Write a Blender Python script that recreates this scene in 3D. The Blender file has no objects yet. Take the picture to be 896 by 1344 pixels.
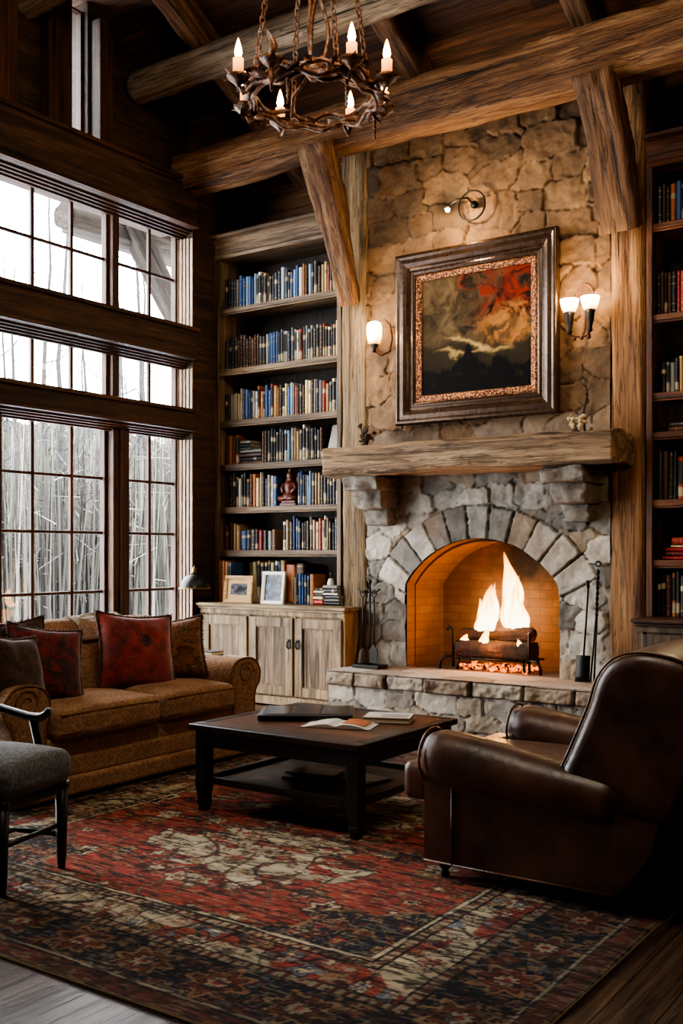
import bpy, bmesh, math, random
import numpy as np
from mathutils import Vector, Matrix
R = random.Random(11)
PI = math.pi
SC = bpy.context.scene
COL = SC.collection
LOC = {}

# ------------------------------------------------------------------ noise
def _h(ix, iy, s):
    ix = ix.astype(np.int64); iy = iy.astype(np.int64)
    n = (ix * 374761393 + iy * 668265263 + s * 974711 + 1013904223) & 0xffffffff
    n = ((n ^ (n >> 13)) * 1274126177) & 0xffffffff
    n = ((n ^ (n >> 16)) * 2246822519) & 0xffffffff
    n = n ^ (n >> 15)
    return (n & 0xffffff) / float(0x1000000)

def vn(x, y, s=0):
    x = np.asarray(x, float); y = np.asarray(y, float)
    ix = np.floor(x); iy = np.floor(y)
    fx = x - ix; fy = y - iy
    fx = fx * fx * (3 - 2 * fx); fy = fy * fy * (3 - 2 * fy)
    a = _h(ix, iy, s); b = _h(ix + 1, iy, s); c = _h(ix, iy + 1, s); d = _h(ix + 1, iy + 1, s)
    return (a * (1 - fx) + b * fx) * (1 - fy) + (c * (1 - fx) + d * fx) * fy

def fbm(x, y, o=4, s=0):
    t = 0; a = .5; n = 0
    for k in range(o):
        t = t + a * vn(x * 2 ** k + 17.3 * k, y * 2 ** k - 9.1 * k, s + k * 31); n += a; a *= .5
    return t / n

def sstep(a, b, x):
    t = np.clip((x - a) / (b - a), 0, 1)
    return t * t * (3 - 2 * t)

def cells(u, v, su, sv, seed, jit=.38, wt=.22, cheb=.6):
    """rubble cells: (edge distance in cell units, three random numbers per cell)"""
    gu = u / su; gv = v / sv
    iv = np.floor(gv)
    d1 = np.full(u.shape, 9.); d2 = np.full(u.shape, 9.)
    idi = np.zeros(u.shape); idj = np.zeros(u.shape)
    for dj in (-1, 0, 1):
        j = iv + dj
        off = _h(j, j * 0 + 5, seed) 
        iu = np.floor(gu - off)
        for di in (-2, -1, 0, 1, 2):
            i = iu + di
            px = i + off + .5 + (_h(i, j, seed + 1) - .5) * 2 * jit
            py = j + .5 + (_h(i, j, seed + 2) - .5) * 2 * jit * .7
            dx = np.abs(gu - px); dy = np.abs(gv - py)
            d = cheb * np.maximum(dx, dy) + (1 - cheb) * np.hypot(dx, dy) - wt * _h(i, j, seed + 3)
            m = d < d1
            d2 = np.where(m, d1, np.minimum(d2, d))
            idi = np.where(m, i, idi); idj = np.where(m, j, idj)
            d1 = np.where(m, d, d1)
    return d2 - d1, _h(idi, idj, seed + 7), _h(idi, idj, seed + 8), _h(idi, idj, seed + 9)

def lin(h):
    h = h.lstrip('#')
    o = []
    for k in (0, 2, 4):
        c = int(h[k:k + 2], 16) / 255
        o.append(c / 12.92 if c <= .04045 else ((c + .055) / 1.055) ** 2.4)
    return tuple(o)

def lin4(h): return lin(h) + (1,)

def mixc(a, b, t):
    t = np.asarray(t)[..., None]
    return np.asarray(a) * (1 - t) + np.asarray(b) * t

# ------------------------------------------------------------------ objects
def tag(o, label=None, cat=None, group=None, kind=None):
    if label: o['label'] = label
    if cat: o['category'] = cat
    if group: o['group'] = group
    if kind: o['kind'] = kind
    return o

def thing(name, loc, label, cat, group=None, rz=0, kind=None):
    o = bpy.data.objects.new(name, None); COL.objects.link(o)
    o.empty_display_size = .1
    o.location = loc; o.rotation_euler = (0, 0, rz)
    LOC[o.name] = Vector(loc)
    return tag(o, label, cat, group, kind)

def link(name, me, parent=None, loc=(0, 0, 0)):
    o = bpy.data.objects.new(name, me); COL.objects.link(o); o.location = loc
    if parent is not None: o.parent = parent
    return o

class MB:
    def __init__(s):
        s.v = []; s.f = []; s.m = []; s.s = []; s.c = None
    def add(s, vs, fs, m=0, smooth=False):
        b = len(s.v); s.v.extend([tuple(p) for p in vs])
        for f in fs:
            s.f.append(tuple(i + b for i in f)); s.m.append(m); s.s.append(smooth)
        if s.c is not None: s.c.extend([(1, 1, 1, 1)] * len(vs))
        return b
    def box(s, x0, x1, y0, y1, z0, z1, m=0):
        s.add([(x0, y0, z0), (x1, y0, z0), (x1, y1, z0), (x0, y1, z0), (x0, y0, z1), (x1, y0, z1), (x1, y1, z1), (x0, y1, z1)],
              [(0, 3, 2, 1), (4, 5, 6, 7), (0, 1, 5, 4), (1, 2, 6, 5), (2, 3, 7, 6), (3, 0, 4, 7)], m)
        return s
    def rings(s, rr, m=0, smooth=True, closed=False, caps=True):
        n = len(rr[0]); vs = [p for r in rr for p in r]; fs = []
        k = len(rr)
        for i in range(k if closed else k - 1):
            j = (i + 1) % k
            for a in range(n):
                b = (a + 1) % n
                fs.append((i * n + a, i * n + b, j * n + b, j * n + a))
        b0 = s.add(vs, fs, m, smooth)
        if caps and not closed:
            s.f.append(tuple(b0 + a for a in reversed(range(n)))); s.m.append(m); s.s.append(False)
            s.f.append(tuple(b0 + (k - 1) * n + a for a in range(n))); s.m.append(m); s.s.append(False)
        return s
    def tube(s, path, rad, n=8, m=0, closed=False, caps=True, squash=None):
        P = [Vector(p) for p in path]; k = len(P)
        if not hasattr(rad, '__len__'): rad = [rad] * k
        rr = []; up = None
        for i in range(k):
            a = P[i - 1] if (i > 0 or closed) else P[i]
            b = P[(i + 1) % k] if (i < k - 1 or closed) else P[i]
            t = (b - a).normalized()
            if up is None:
                up = Vector((0, 0, 1)) if abs(t.z) < .9 else Vector((1, 0, 0))
            x = t.cross(up).normalized(); y = x.cross(t).normalized(); up = y
            q = squash or 1
            rr.append([P[i] + (x * math.cos(2 * PI * j / n) + y * q * math.sin(2 * PI * j / n)) * rad[i] for j in range(n)])
        return s.rings(rr, m, True, closed, caps)
    def lathe(s, prof, c=(0, 0, 0), n=16, m=0, smooth=True, caps=True, ax='z'):
        rr = []
        for r, z in prof:
            ring = []
            for j in range(n):
                a = 2 * PI * j / n; p = (r * math.cos(a), r * math.sin(a), z)
                if ax == 'y': p = (p[0], p[2], p[1])
                if ax == 'x': p = (p[2], p[0], p[1])
                ring.append((c[0] + p[0], c[1] + p[1], c[2] + p[2]))
            if ax == 'y': ring.reverse()
            rr.append(ring)
        return s.rings(rr, m, smooth, False, caps)
    def prism(s, poly, ax, a0, a1, m=0, smooth=False):
        def P(p, a):
            return {'x': (a, p[0], p[1]), 'y': (p[0], a, p[1]), 'z': (p[0], p[1], a)}[ax]
        return s.rings([[P(p, a0) for p in poly], [P(p, a1) for p in poly]], m, smooth)
    def blob(s, c, r, n=12, k=8, m=0):
        rr = []
        for i in range(k + 1):
            t = PI * i / k; q = max(math.sin(t), .02)
            rr.append([(c[0] + r[0] * q * math.cos(2 * PI * j / n), c[1] + r[1] * q * math.sin(2 * PI * j / n), c[2] - r[2] * math.cos(t)) for j in range(n)])
        return s.rings(rr, m)
    def puff(s, prof, ax, a0, a1, r, seg=5, bulge=0, mid=6, m=0):
        """closed smooth 2-D profile swept along an axis with rounded ends"""
        P = np.array(prof, float); n = len(P)
        T = np.roll(P, -1, 0) - np.roll(P, 1, 0)
        N = np.stack([T[:, 1], -T[:, 0]], 1); N /= np.maximum(np.linalg.norm(N, axis=1, keepdims=True), 1e-9)
        area = .5 * np.sum(P[:, 0] * np.roll(P[:, 1], -1) - np.roll(P[:, 0], -1) * P[:, 1])
        if area < 0: N = -N
        secs = []
        for i in range(seg + 1):
            t = PI / 2 * i / seg; secs.append((a0 + r * (1 - math.cos(t)), -r * (1 - math.sin(t))))
        for i in range(1, mid):
            secs.append((a0 + r + (a1 - a0 - 2 * r) * i / mid, bulge * math.sin(PI * i / mid)))
        for i in range(seg, -1, -1):
            t = PI / 2 * i / seg; secs.append((a1 - r * (1 - math.cos(t)), -r * (1 - math.sin(t))))
        rr = []
        for a, o in secs:
            Q = P + N * o
            rr.append([{'x': (a, q[0], q[1]), 'y': (q[0], a, q[1]), 'z': (q[0], q[1], a)}[ax] for q in Q])
        return s.rings(rr, m)
    def rbox(s, c, h, r, seg=3, inner=6, fn=None, m=0):
        def ax(hh):
            l = [-hh + r * (1 - math.cos(PI / 2 * i / seg)) for i in range(seg)]
            q = [-hh + r + (2 * hh - 2 * r) * i / inner for i in range(inner + 1)]
            return l + q + [-x for x in reversed(l)]
        A = [ax(h[k]) for k in range(3)]
        idx = {}; vs = []; fs = []
        def vid(i, j, k):
            key = (i, j, k)
            if key not in idx:
                p = [A[0][i], A[1][j], A[2][k]]
                q = [max(-h[t] + r, min(h[t] - r, p[t])) for t in range(3)]
                d = [p[t] - q[t] for t in range(3)]
                L = math.sqrt(sum(x * x for x in d))
                if L > 1e-9:
                    p = [q[t] + d[t] / L * r for t in range(3)] if (sum(abs(x) > 1e-9 for x in d) > 1) else p
                if fn: p = fn(*p)
                idx[key] = len(vs); vs.append((p[0] + c[0], p[1] + c[1], p[2] + c[2]))
            return idx[key]
        n = [len(a) - 1 for a in A]
        for i in range(n[0]):
            for j in range(n[1]):
                fs.append((vid(i, j, 0), vid(i, j + 1, 0), vid(i + 1, j + 1, 0), vid(i + 1, j, 0)))
                fs.append((vid(i, j, n[2]), vid(i + 1, j, n[2]), vid(i + 1, j + 1, n[2]), vid(i, j + 1, n[2])))
        for i in range(n[0]):
            for k in range(n[2]):
                fs.append((vid(i, 0, k), vid(i + 1, 0, k), vid(i + 1, 0, k + 1), vid(i, 0, k + 1)))
                fs.append((vid(i, n[1], k), vid(i, n[1], k + 1), vid(i + 1, n[1], k + 1), vid(i + 1, n[1], k)))
        for j in range(n[1]):
            for k in range(n[2]):
                fs.append((vid(0, j, k), vid(0, j, k + 1), vid(0, j + 1, k + 1), vid(0, j + 1, k)))
                fs.append((vid(n[0], j, k), vid(n[0], j + 1, k), vid(n[0], j + 1, k + 1), vid(n[0], j, k + 1)))
        s.add(vs, fs, m, True)
        return s
    def patch(s, O, U, V, N, w, h, res, hf, sd=None, m=0, smooth=True):
        """height field on a rectangle: hf(u, v) -> height, colour; sd(u, v) < 0 is cut out"""
        if s.c is None: s.c = [(1, 1, 1, 1)] * len(s.v)
        nu = max(2, int(round(w / res)) + 1); nv = max(2, int(round(h / res)) + 1)
        u, v = np.meshgrid(np.linspace(0, w, nu), np.linspace(0, h, nv), indexing='ij')
        keep = np.ones(u.shape, bool)
        if sd is not None:
            d = sd(u, v); e = 1e-4
            gx = (sd(u + e, v) - d) / e; gy = (sd(u, v + e) - d) / e
            near = (d < 0) & (d > -res * 1.6)
            u = np.where(near, u - gx * d, u); v = np.where(near, v - gy * d, v)
            keep = d > -res * 1.55
        H, C = hf(u, v)
        O = np.array(O, float); U = np.array(U, float); V = np.array(V, float); N = np.array(N, float)
        P = O + u[..., None] * U + v[..., None] * V + np.asarray(H)[..., None] * N
        b = len(s.v); s.v.extend(map(tuple, P.reshape(-1, 3).tolist()))
        C = np.concatenate([np.clip(C, 0, 1).reshape(-1, 3), np.ones((nu * nv, 1))], 1)
        s.c.extend(map(tuple, C.tolist()))
        flip = np.dot(np.cross(U, V), N) < 0
        kf = keep[:-1, :-1] & keep[1:, :-1] & keep[1:, 1:] & keep[:-1, 1:]
        I, J = np.nonzero(kf)
        a = b + I * nv + J; q = np.stack([a, a + nv, a + nv + 1, a + 1], 1)
        if flip: q = q[:, ::-1]
        q = q.tolist()
        s.f.extend(map(tuple, q)); s.m.extend([m] * len(q)); s.s.extend([smooth] * len(q))
        return s
    def xf(s, M):
        s.v = [tuple(M @ Vector(p)) for p in s.v]; return s
    def build(s, name, mats, parent=None, local=False, bevel=0, bseg=2, sub=0, ang=35, at=None):
        off = Vector((0, 0, 0)); V = s.v
        if parent is not None:
            if not local:
                off = LOC[parent.name]
        elif at is not None:
            off = Vector(at)
        else:
            A = np.array(V); off = Vector(((A[:, 0].min() + A[:, 0].max()) / 2, (A[:, 1].min() + A[:, 1].max()) / 2, A[:, 2].min()))
        me = bpy.data.meshes.new(name)
        A = np.array(V, float) - np.array(off)[None]
        me.from_pydata(A.tolist(), [], s.f)
        if not isinstance(mats, (list, tuple)): mats = [mats]
        for mt in mats: me.materials.append(mt)
        me.polygons.foreach_set('material_index', s.m)
        me.polygons.foreach_set('use_smooth', s.s)
        if s.c is not None:
            at_ = me.color_attributes.new('Col', 'FLOAT_COLOR', 'POINT')
            at_.data.foreach_set('color', np.array(s.c, np.float32).ravel())
        me.update()
        o = link(name, me, parent, (0, 0, 0) if parent is not None else off)
        LOC[o.name] = off.copy()
        if bevel:
            md = o.modifiers.new('Bevel', 'BEVEL'); md.width = bevel; md.segments = bseg; md.limit_method = 'ANGLE'; md.angle_limit = math.radians(ang)
        if sub:
            md = o.modifiers.new('Sub', 'SUBSURF'); md.levels = sub; md.render_levels = sub
        return o

def spline(pts, per=6, closed=True):
    P = [np.array(p, float) for p in pts]; n = len(P); out = []
    for i in range(n if closed else n - 1):
        if closed: a, b, c, d = P[i - 1], P[i], P[(i + 1) % n], P[(i + 2) % n]
        else: a, b, c, d = P[max(i - 1, 0)], P[i], P[i + 1], P[min(i + 2, n - 1)]
        for k in range(per):
            t = k / per
            out.append(tuple(.5 * (2 * b + (c - a) * t + (2 * a - 5 * b + 4 * c - d) * t * t + (3 * b - a - 3 * c + d) * t ** 3)))
    if not closed: out.append(tuple(P[-1]))
    return out

def dup(root, loc, rz=0, label=None, name=None):
    r = root.copy(); COL.objects.link(r); r.location = loc; r.rotation_euler = (0, 0, rz)
    if label: r['label'] = label
    for ch in list(root.children):
        c = ch.copy(); COL.objects.link(c); c.parent = r
        for g in list(ch.children):
            d = g.copy(); COL.objects.link(d); d.parent = c
    return r

def hewn(name, p0, p1, w, h, mat, parent=None, seed=0, rough=.018, taper=(1, 1), roll=0, rnd=.12, nl=None, kind=None, label=None, cat=None, bend=0, up=(0, 0, 1)):
    """a rough-hewn timber from p0 to p1, grain along local X"""
    p0 = Vector(p0); p1 = Vector(p1); L = (p1 - p0).length
    X = (p1 - p0).normalized(); Z = Vector(up); Y = Z.cross(X).normalized(); Z = X.cross(Y).normalized()
    nl = nl or max(12, int(L / .05))
    na = 36
    prof = []
    for j in range(na):
        a = 2 * PI * (j + .5) / na
        c, s_ = math.cos(a), math.sin(a)
        e = rnd if rnd >= 1 else .22 + rnd
        if rnd >= 1: y, z = c, s_
        else:
            q = (abs(c) ** (2 / e) + abs(s_) ** (2 / e)) ** (-e / 2) if False else 1 / max(abs(c), abs(s_))
            q = min(q, 1.36 - rnd)
            y, z = c * q, s_ * q
        prof.append((y, z))
    t, j = np.meshgrid(np.linspace(0, 1, nl + 1), np.arange(na), indexing='ij')
    py = np.array([p[0] for p in prof])[j.astype(int)]; pz = np.array([p[1] for p in prof])[j.astype(int)]
    ang = j / na
    # periodic noise round the section, long along the axis
    cx = np.cos(ang * 2 * PI); cy = np.sin(ang * 2 * PI)
    n1 = fbm(t * L * 1.6 + cx * 1.3 + seed * 7.7, cy * 1.3 + seed * 3.1, 4, seed) - .5
    n2 = fbm(t * L * 5 + seed, cx * 2.5 + cy * 4 + seed, 3, seed + 3) - .5
    crack = np.abs(vn(cx * 5 + seed * 2.3 + t * L * .25, cy * 5 + t * L * .35, seed + 9) - .5)
    cr = -np.clip(.035 - crack, 0, 1) / .035 * (vn(t * L * .9, cx * 2 + cy, seed + 12) > .45)
    d = n1 * rough * 2.2 + n2 * rough + cr * rough * .7
    tp = taper[0] * (1 - t) + taper[1] * t
    yy = py * (w / 2) * tp * (1 + 0 * d) + py * d
    zz = pz * (h / 2) * tp + pz * d + bend * np.sin(t * PI)
    V = np.stack([t * L, yy, zz], -1)
    mb = MB()
    mb.rings([list(map(tuple, V[i])) for i in range(nl + 1)], 0, True)
    o = mb.build(name, mat, parent, local=True) if parent is not None else mb.build(name, mat, at=(0, 0, 0))
    off = LOC[parent.name] if parent is not None else Vector((0, 0, 0))
    M = Matrix((X, Y, Z)).transposed().to_4x4()
    o.rotation_euler = M.to_euler(); o.location = p0 - off
    for p in o.data.polygons[-2:]: p.use_smooth = False
    if kind: o['kind'] = kind
    tag(o, label, cat)
    return o

# ------------------------------------------------------------------ materials
class NT:
    def __init__(s, name):
        s.m = bpy.data.materials.new(name); s.m.use_nodes = True
        s.t = s.m.node_tree; s.n = s.t.nodes; s.n.clear()
        s.out = s.n.new('ShaderNodeOutputMaterial')
        s.b = s.n.new('ShaderNodeBsdfPrincipled'); s.l(s.b.outputs[0], s.out.inputs[0])
    def l(s, a, b): s.t.links.new(a, b)
    def nd(s, typ, props=None, **kw):
        n = s.n.new('ShaderNode' + typ)
        for k, v in (props or {}).items(): setattr(n, k, v)
        for k, v in kw.items():
            i = n.inputs[int(k[1:])] if k[0] == 'i' and k[1:].isdigit() else n.inputs[k.replace('_', ' ')]
            if isinstance(v, bpy.types.NodeSocket): s.l(v, i)
            else: i.default_value = v
        return n
    def coord(s, scale=(1, 1, 1), which='Object', rot=(0, 0, 0), loc=(0, 0, 0)):
        c = s.nd('TexCoord'); mp = s.nd('Mapping', Scale=scale, Rotation=rot, Location=loc)
        s.l(c.outputs[which], mp.inputs[0]); return mp.outputs[0]
    def noise(s, vec, scale, detail=4, rough=.55, dist=0):
        return s.nd('TexNoise', Vector=vec, Scale=scale, Detail=detail, Roughness=rough, Distortion=dist).outputs[0]
    def ramp(s, f, stops, const=False):
        r = s.nd('ValToRGB', Fac=f); e = r.color_ramp.elements
        if const: r.color_ramp.interpolation = 'CONSTANT'
        while len(e) < len(stops): e.new(.5)
        for k, (p, c) in enumerate(stops):
            e[k].position = p; e[k].color = (c if len(c) == 4 else tuple(c) + (1,)) if hasattr(c, '__len__') else (c, c, c, 1)
        return r.outputs[0]
    def mix(s, f, a, b, mode='MIX'):
        n = s.nd('Mix', dict(data_type='RGBA', blend_type=mode)); 
        for i, v in ((0, f), (6, a), (7, b)):
            if isinstance(v, bpy.types.NodeSocket): s.l(v, n.inputs[i])
            else: n.inputs[i].default_value = v if i == 0 else (tuple(v) + (1,) if len(v) == 3 else v)
        return n.outputs[2]
    def math(s, op, a, b=0.0, clamp=False):
        n = s.nd('Math', dict(operation=op, use_clamp=clamp), i0=a, i1=b); return n.outputs[0]
    def bump(s, h, st=.3, dist=.01, prev=None):
        n = s.nd('Bump', Strength=st, Distance=dist, Height=h)
        if prev is not None: s.l(prev, n.inputs['Normal'])
        s.l(n.outputs[0], s.b.inputs['Normal']); return n.outputs[0]
    def col(s, v):
        if isinstance(v, bpy.types.NodeSocket): s.l(v, s.b.inputs['Base Color'])
        else: s.b.inputs['Base Color'].default_value = tuple(v)[:3] + (1,)
    def set(s, **kw):
        for k, v in kw.items():
            i = s.b.inputs[k.replace('_', ' ')]
            if isinstance(v, bpy.types.NodeSocket): s.l(v, i)
            else: i.default_value = v
        return s

_W = {}
def wood(dark, mid, light, ax='x', rough=.62, bump=.35, sc=1.0, spec=.3, plank=None, tag_=''):
    key = (dark, mid, light, ax, rough, bump, sc, plank)
    if key in _W: return _W[key]
    t = NT('wood_' + dark + ax + tag_)
    k = {'x': 0, 'y': 1, 'z': 2}[ax]
    def scl(a, b): v = [b * sc] * 3; v[k] = a * sc; return tuple(v)
    info = t.nd('ObjectInfo')
    c0 = t.coord()
    rnd = t.nd('VectorMath', dict(operation='SCALE'), i0=(37.0, 19.0, 53.0)); t.l(info.outputs['Random'], rnd.inputs['Scale'])
    base = t.nd('VectorMath', dict(operation='ADD'), i0=c0, i1=rnd.outputs[0]).outputs[0]
    def mp(s): return t.nd('Mapping', Vector=base, Scale=s).outputs[0]
    n1 = t.noise(mp(scl(.5, 6)), 1.6, 7, .62, .9)
    n2 = t.noise(mp(scl(1.2, 60)), 1.5, 4, .6, .2)
    n3 = t.noise(mp(scl(.3, 1.2)), 1.3, 3, .5)
    f = t.math('ADD', t.math('MULTIPLY', n1, .65), t.math('MULTIPLY', n2, .35))
    c = t.ramp(f, [(.36, lin(dark)), (.5, lin(mid)), (.63, lin(light))])
    c = t.mix(t.ramp(n3, [(.35, .55), (.65, 0.)]), c, lin(dark))
    cr = t.ramp(t.noise(mp(scl(.6, 22)), 1.0, 3, .5, .5), [(.30, 0.), (.36, 1.)])
    ck = t.ramp(t.math('ABSOLUTE', t.math('SUBTRACT', t.noise(mp(scl(.35, 9)), 2.2, 5, .6, .35), .5)), [(.004, .25), (.022, 1.)])
    c = t.mix(.8, c, ck, 'MULTIPLY')
    c = t.mix(cr, tuple(x * .35 for x in lin(dark)), c)
    h = t.math('ADD', t.math('ADD', f, t.math('MULTIPLY', cr, .5)), t.math('MULTIPLY', ck, .45))
    if plank:
        w, pl, pa = plank   # width, length, axis across
        br = t.nd('TexBrick', dict(offset=.37, squash=1), Scale=1.0, Mortar_Size=.004, Mortar_Smooth=.3, Bias=0., Brick_Width=pl, Row_Height=w, Color1=(.45, .45, .45, 1), Color2=(1, 1, 1, 1), Mortar=(.05, .05, .05, 1))
        sep = t.nd('SeparateXYZ', Vector=c0); cmb = t.nd('CombineXYZ')
        t.l(sep.outputs[k], cmb.inputs[0]); t.l(sep.outputs['xyz'.index(pa)], cmb.inputs[1]); t.l(cmb.outputs[0], br.inputs['Vector'])
        c = t.mix(.85, c, br.outputs[0], 'MULTIPLY')
        h = t.math('SUBTRACT', h, t.math('MULTIPLY', br.outputs[1], 1.2))
    t.col(c); t.bump(h, bump, .012)
    t.set(Roughness=rough, Specular_IOR_Level=spec)
    _W[key] = t.m; return t.m

def plain(name, c, rough=.5, metal=0., bump=0., bs=60, var=.15, spec=.5, emit=None, es=1, coat=0.):
    t = NT(name); v = t.coord()
    n = t.noise(v, bs, 4)
    cc = lin(c) if isinstance(c, str) else c
    t.col(t.mix(t.ramp(n, [(.3, 0.), (.7, 1.)]), tuple(x * (1 - var) for x in cc), tuple(min(1, x * (1 + var)) for x in cc)))
    t.set(Roughness=rough, Metallic=metal, Specular_IOR_Level=spec, Coat_Weight=coat)
    if bump: t.bump(n, bump, .006)
    if emit: t.set(Emission_Color=lin4(emit), Emission_Strength=es)
    return t.m

def vcol(name, rough=.8, ns=40, namp=.25, bump=.3, bd=.006, spec=.3, sheen=0.):
    t = NT(name); a = t.nd('Attribute', dict(attribute_name='Col'))
    v = t.coord()
    n = t.noise(v, ns, 6, .65)
    c = t.mix(1.0, a.outputs[0], t.ramp(n, [(.25, 1 - namp), (.75, 1.0)]), 'MULTIPLY')
    t.col(c); t.set(Roughness=rough, Specular_IOR_Level=spec, Sheen_Weight=sheen)
    if bump: t.bump(n, bump, bd)
    return t.m

def emis(name, c, s):
    t = NT(name); t.n.remove(t.b)
    e = t.nd('Emission', Color=lin4(c), Strength=s); t.l(e.outputs[0], t.out.inputs[0]); return t.m

def fabric(name, c1, c2, weave=220, rough=.9, sheen=.3, blot=None):
    t = NT(name); v = t.coord()
    w1 = t.nd('TexWave', dict(wave_type='BANDS', bands_direction='DIAGONAL'), Vector=v, Scale=weave * .35, Distortion=4., Detail=2.).outputs['Fac']
    n = t.noise(v, weave, 3); n2 = t.noise(v, 6, 5)
    n4 = t.nd('TexVoronoi', Vector=v, Scale=weave * .45).outputs['Distance']
    f = t.math('ADD', t.math('ADD', t.math('MULTIPLY', w1, .08), t.math('MULTIPLY', n, .6)), t.math('MULTIPLY', n4, .4))
    c = t.mix(t.ramp(f, [(.3, 0.), (.75, 1.)]), lin(c1), lin(c2))
    c = t.mix(t.ramp(n2, [(.35, .4), (.7, 0.)]), c, tuple(x * .55 for x in lin(c1)))
    t.col(c); t.bump(f, .35, .004); t.set(Roughness=rough, Sheen_Weight=sheen, Specular_IOR_Level=.15)
    return t.m

def leather(name, c1, c2, rough=.36):
    t = NT(name); v = t.coord()
    n = t.noise(v, 3.5, 6, .6); vo = t.nd('TexVoronoi', Vector=v, Scale=260.).outputs['Distance']
    t.col(t.mix(t.ramp(n, [(.35, 0.), (.65, 1.)]), lin(c1), lin(c2)))
    w = t.noise(v, 14, 4, .6, .6)
    b = t.bump(vo, .12, .002); t.bump(w, .22, .012, b)
    t.set(Roughness=t.ramp(w, [(.2, rough - .1), (.8, rough + .12)]), Specular_IOR_Level=.5)
    return t.m

def floral(name, stops, scale=9, rough=.85, warp=.35, sheen=.4):
    t = NT(name); v = t.coord()
    n = t.nd('TexNoise', Vector=v, Scale=scale * .8, Detail=3.)
    wv = t.mix(warp, v, n.outputs[1])
    vo = t.nd('TexVoronoi', Vector=wv, Scale=scale); f = t.noise(wv, scale * 1.1, 5, .6, 1.2)
    g = t.math('ADD', t.math('MULTIPLY', f, .8), t.math('MULTIPLY', vo.outputs['Distance'], .25))
    c = t.ramp(g, stops)
    fn = t.noise(v, 160, 3)
    c = t.mix(.5, c, t.ramp(fn, [(.3, .4), (.7, 1.)]), 'MULTIPLY')
    t.col(c); t.bump(fn, .4, .004); t.set(Roughness=rough, Sheen_Weight=sheen, Specular_IOR_Level=.15)
    return t.m
# ================================================================== camera, colour, world
cam = bpy.data.cameras.new('camera'); cam_o = link('camera', cam, None, (0, 0, 1.45))
cam_o.rotation_euler = (PI / 2, 0, math.radians(34.8))
cam.sensor_fit = 'HORIZONTAL'; cam.sensor_width = 36; cam.lens = 36 * 1355 / 896
cam.shift_y = 53 / 896; cam.clip_end = 200
SC.camera = cam_o
SC.view_settings.view_transform = 'AgX'
SC.view_settings.look = 'AgX - Medium High Contrast'
SC.view_settings.exposure = 0.9
SC.cycles.use_denoising = True
SC.cycles.max_bounces = 8; SC.cycles.diffuse_bounces = 4; SC.cycles.transparent_max_bounces = 12
SC.cycles.sample_clamp_indirect = 6
SC.cycles.caustics_reflective = False; SC.cycles.caustics_refractive = False

wd = bpy.data.worlds.new('overcast_sky'); SC.world = wd; wd.use_nodes = True
wn = wd.node_tree; bg = wn.nodes['Background']
tc = wn.nodes.new('ShaderNodeTexCoord'); ns = wn.nodes.new('ShaderNodeTexNoise'); ns.inputs['Scale'].default_value = 2.2; ns.inputs['Detail'].default_value = 5
rp = wn.nodes.new('ShaderNodeValToRGB'); rp.color_ramp.elements[0].color = (.86, .86, .85, 1); rp.color_ramp.elements[1].color = (.97, .98, .99, 1)
wn.links.new(tc.outputs['Generated'], ns.inputs['Vector']); wn.links.new(ns.outputs[0], rp.inputs[0]); wn.links.new(rp.outputs[0], bg.inputs[0])
bg.inputs[1].default_value = 16.0

# ================================================================== shared materials
W_DARK = {a: wood('#20140c', '#432c1b', '#61432b', a) for a in 'xyz'}
W_TRIM = {a: wood('#24150c', '#4a2c19', '#6b4329', a, rough=.5) for a in 'xyz'}
W_SHELF = {a: wood('#3a2d20', '#705a42', '#9a8061', a, rough=.6) for a in 'xyz'}
W_CAB = {a: wood('#54432f', '#8a7355', '#b39a78', a, rough=.65, sc=1.2) for a in 'xyz'}
W_BEAM = wood('#37210f', '#785030', '#ac835a', 'x', rough=.75, bump=.8)
W_GREY = wood('#43352a', '#8d7862', '#bba58c', 'x', rough=.8, bump=.8)
W_COLN = wood('#402816', '#8a6039', '#b88d60', 'x', rough=.75, bump=.8, tag_='col')
W_COLG = wood('#40311f', '#8c7150', '#b89d78', 'x', rough=.78, bump=.8, tag_='colg')
IRON = plain('black_iron', '#17130f', .45, .7, .3, 40, .3)
RUST = plain('rusted_iron', '#4a2c18', .55, .6, .7, 35, .45)
BLACKW = plain('black_lacquer_wood', '#120d0a', .32, 0, .08, 30, .3)
GLASS = NT('window_glass')
GLASS.n.remove(GLASS.b)
_tr = GLASS.nd('BsdfTransparent', Color=(.97, .985, 1, 1)); _gl = GLASS.nd('BsdfGlossy', Color=(1, 1, 1, 1), Roughness=.02)
_fr = GLASS.nd('Fresnel', IOR=1.25)
_mx = GLASS.nd('MixShader', Fac=_fr.outputs[0]); GLASS.l(_tr.outputs[0], _mx.inputs[1]); GLASS.l(_gl.outputs[0], _mx.inputs[2]); GLASS.l(_mx.outputs[0], GLASS.out.inputs[0])
GLASS = GLASS.m

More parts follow.
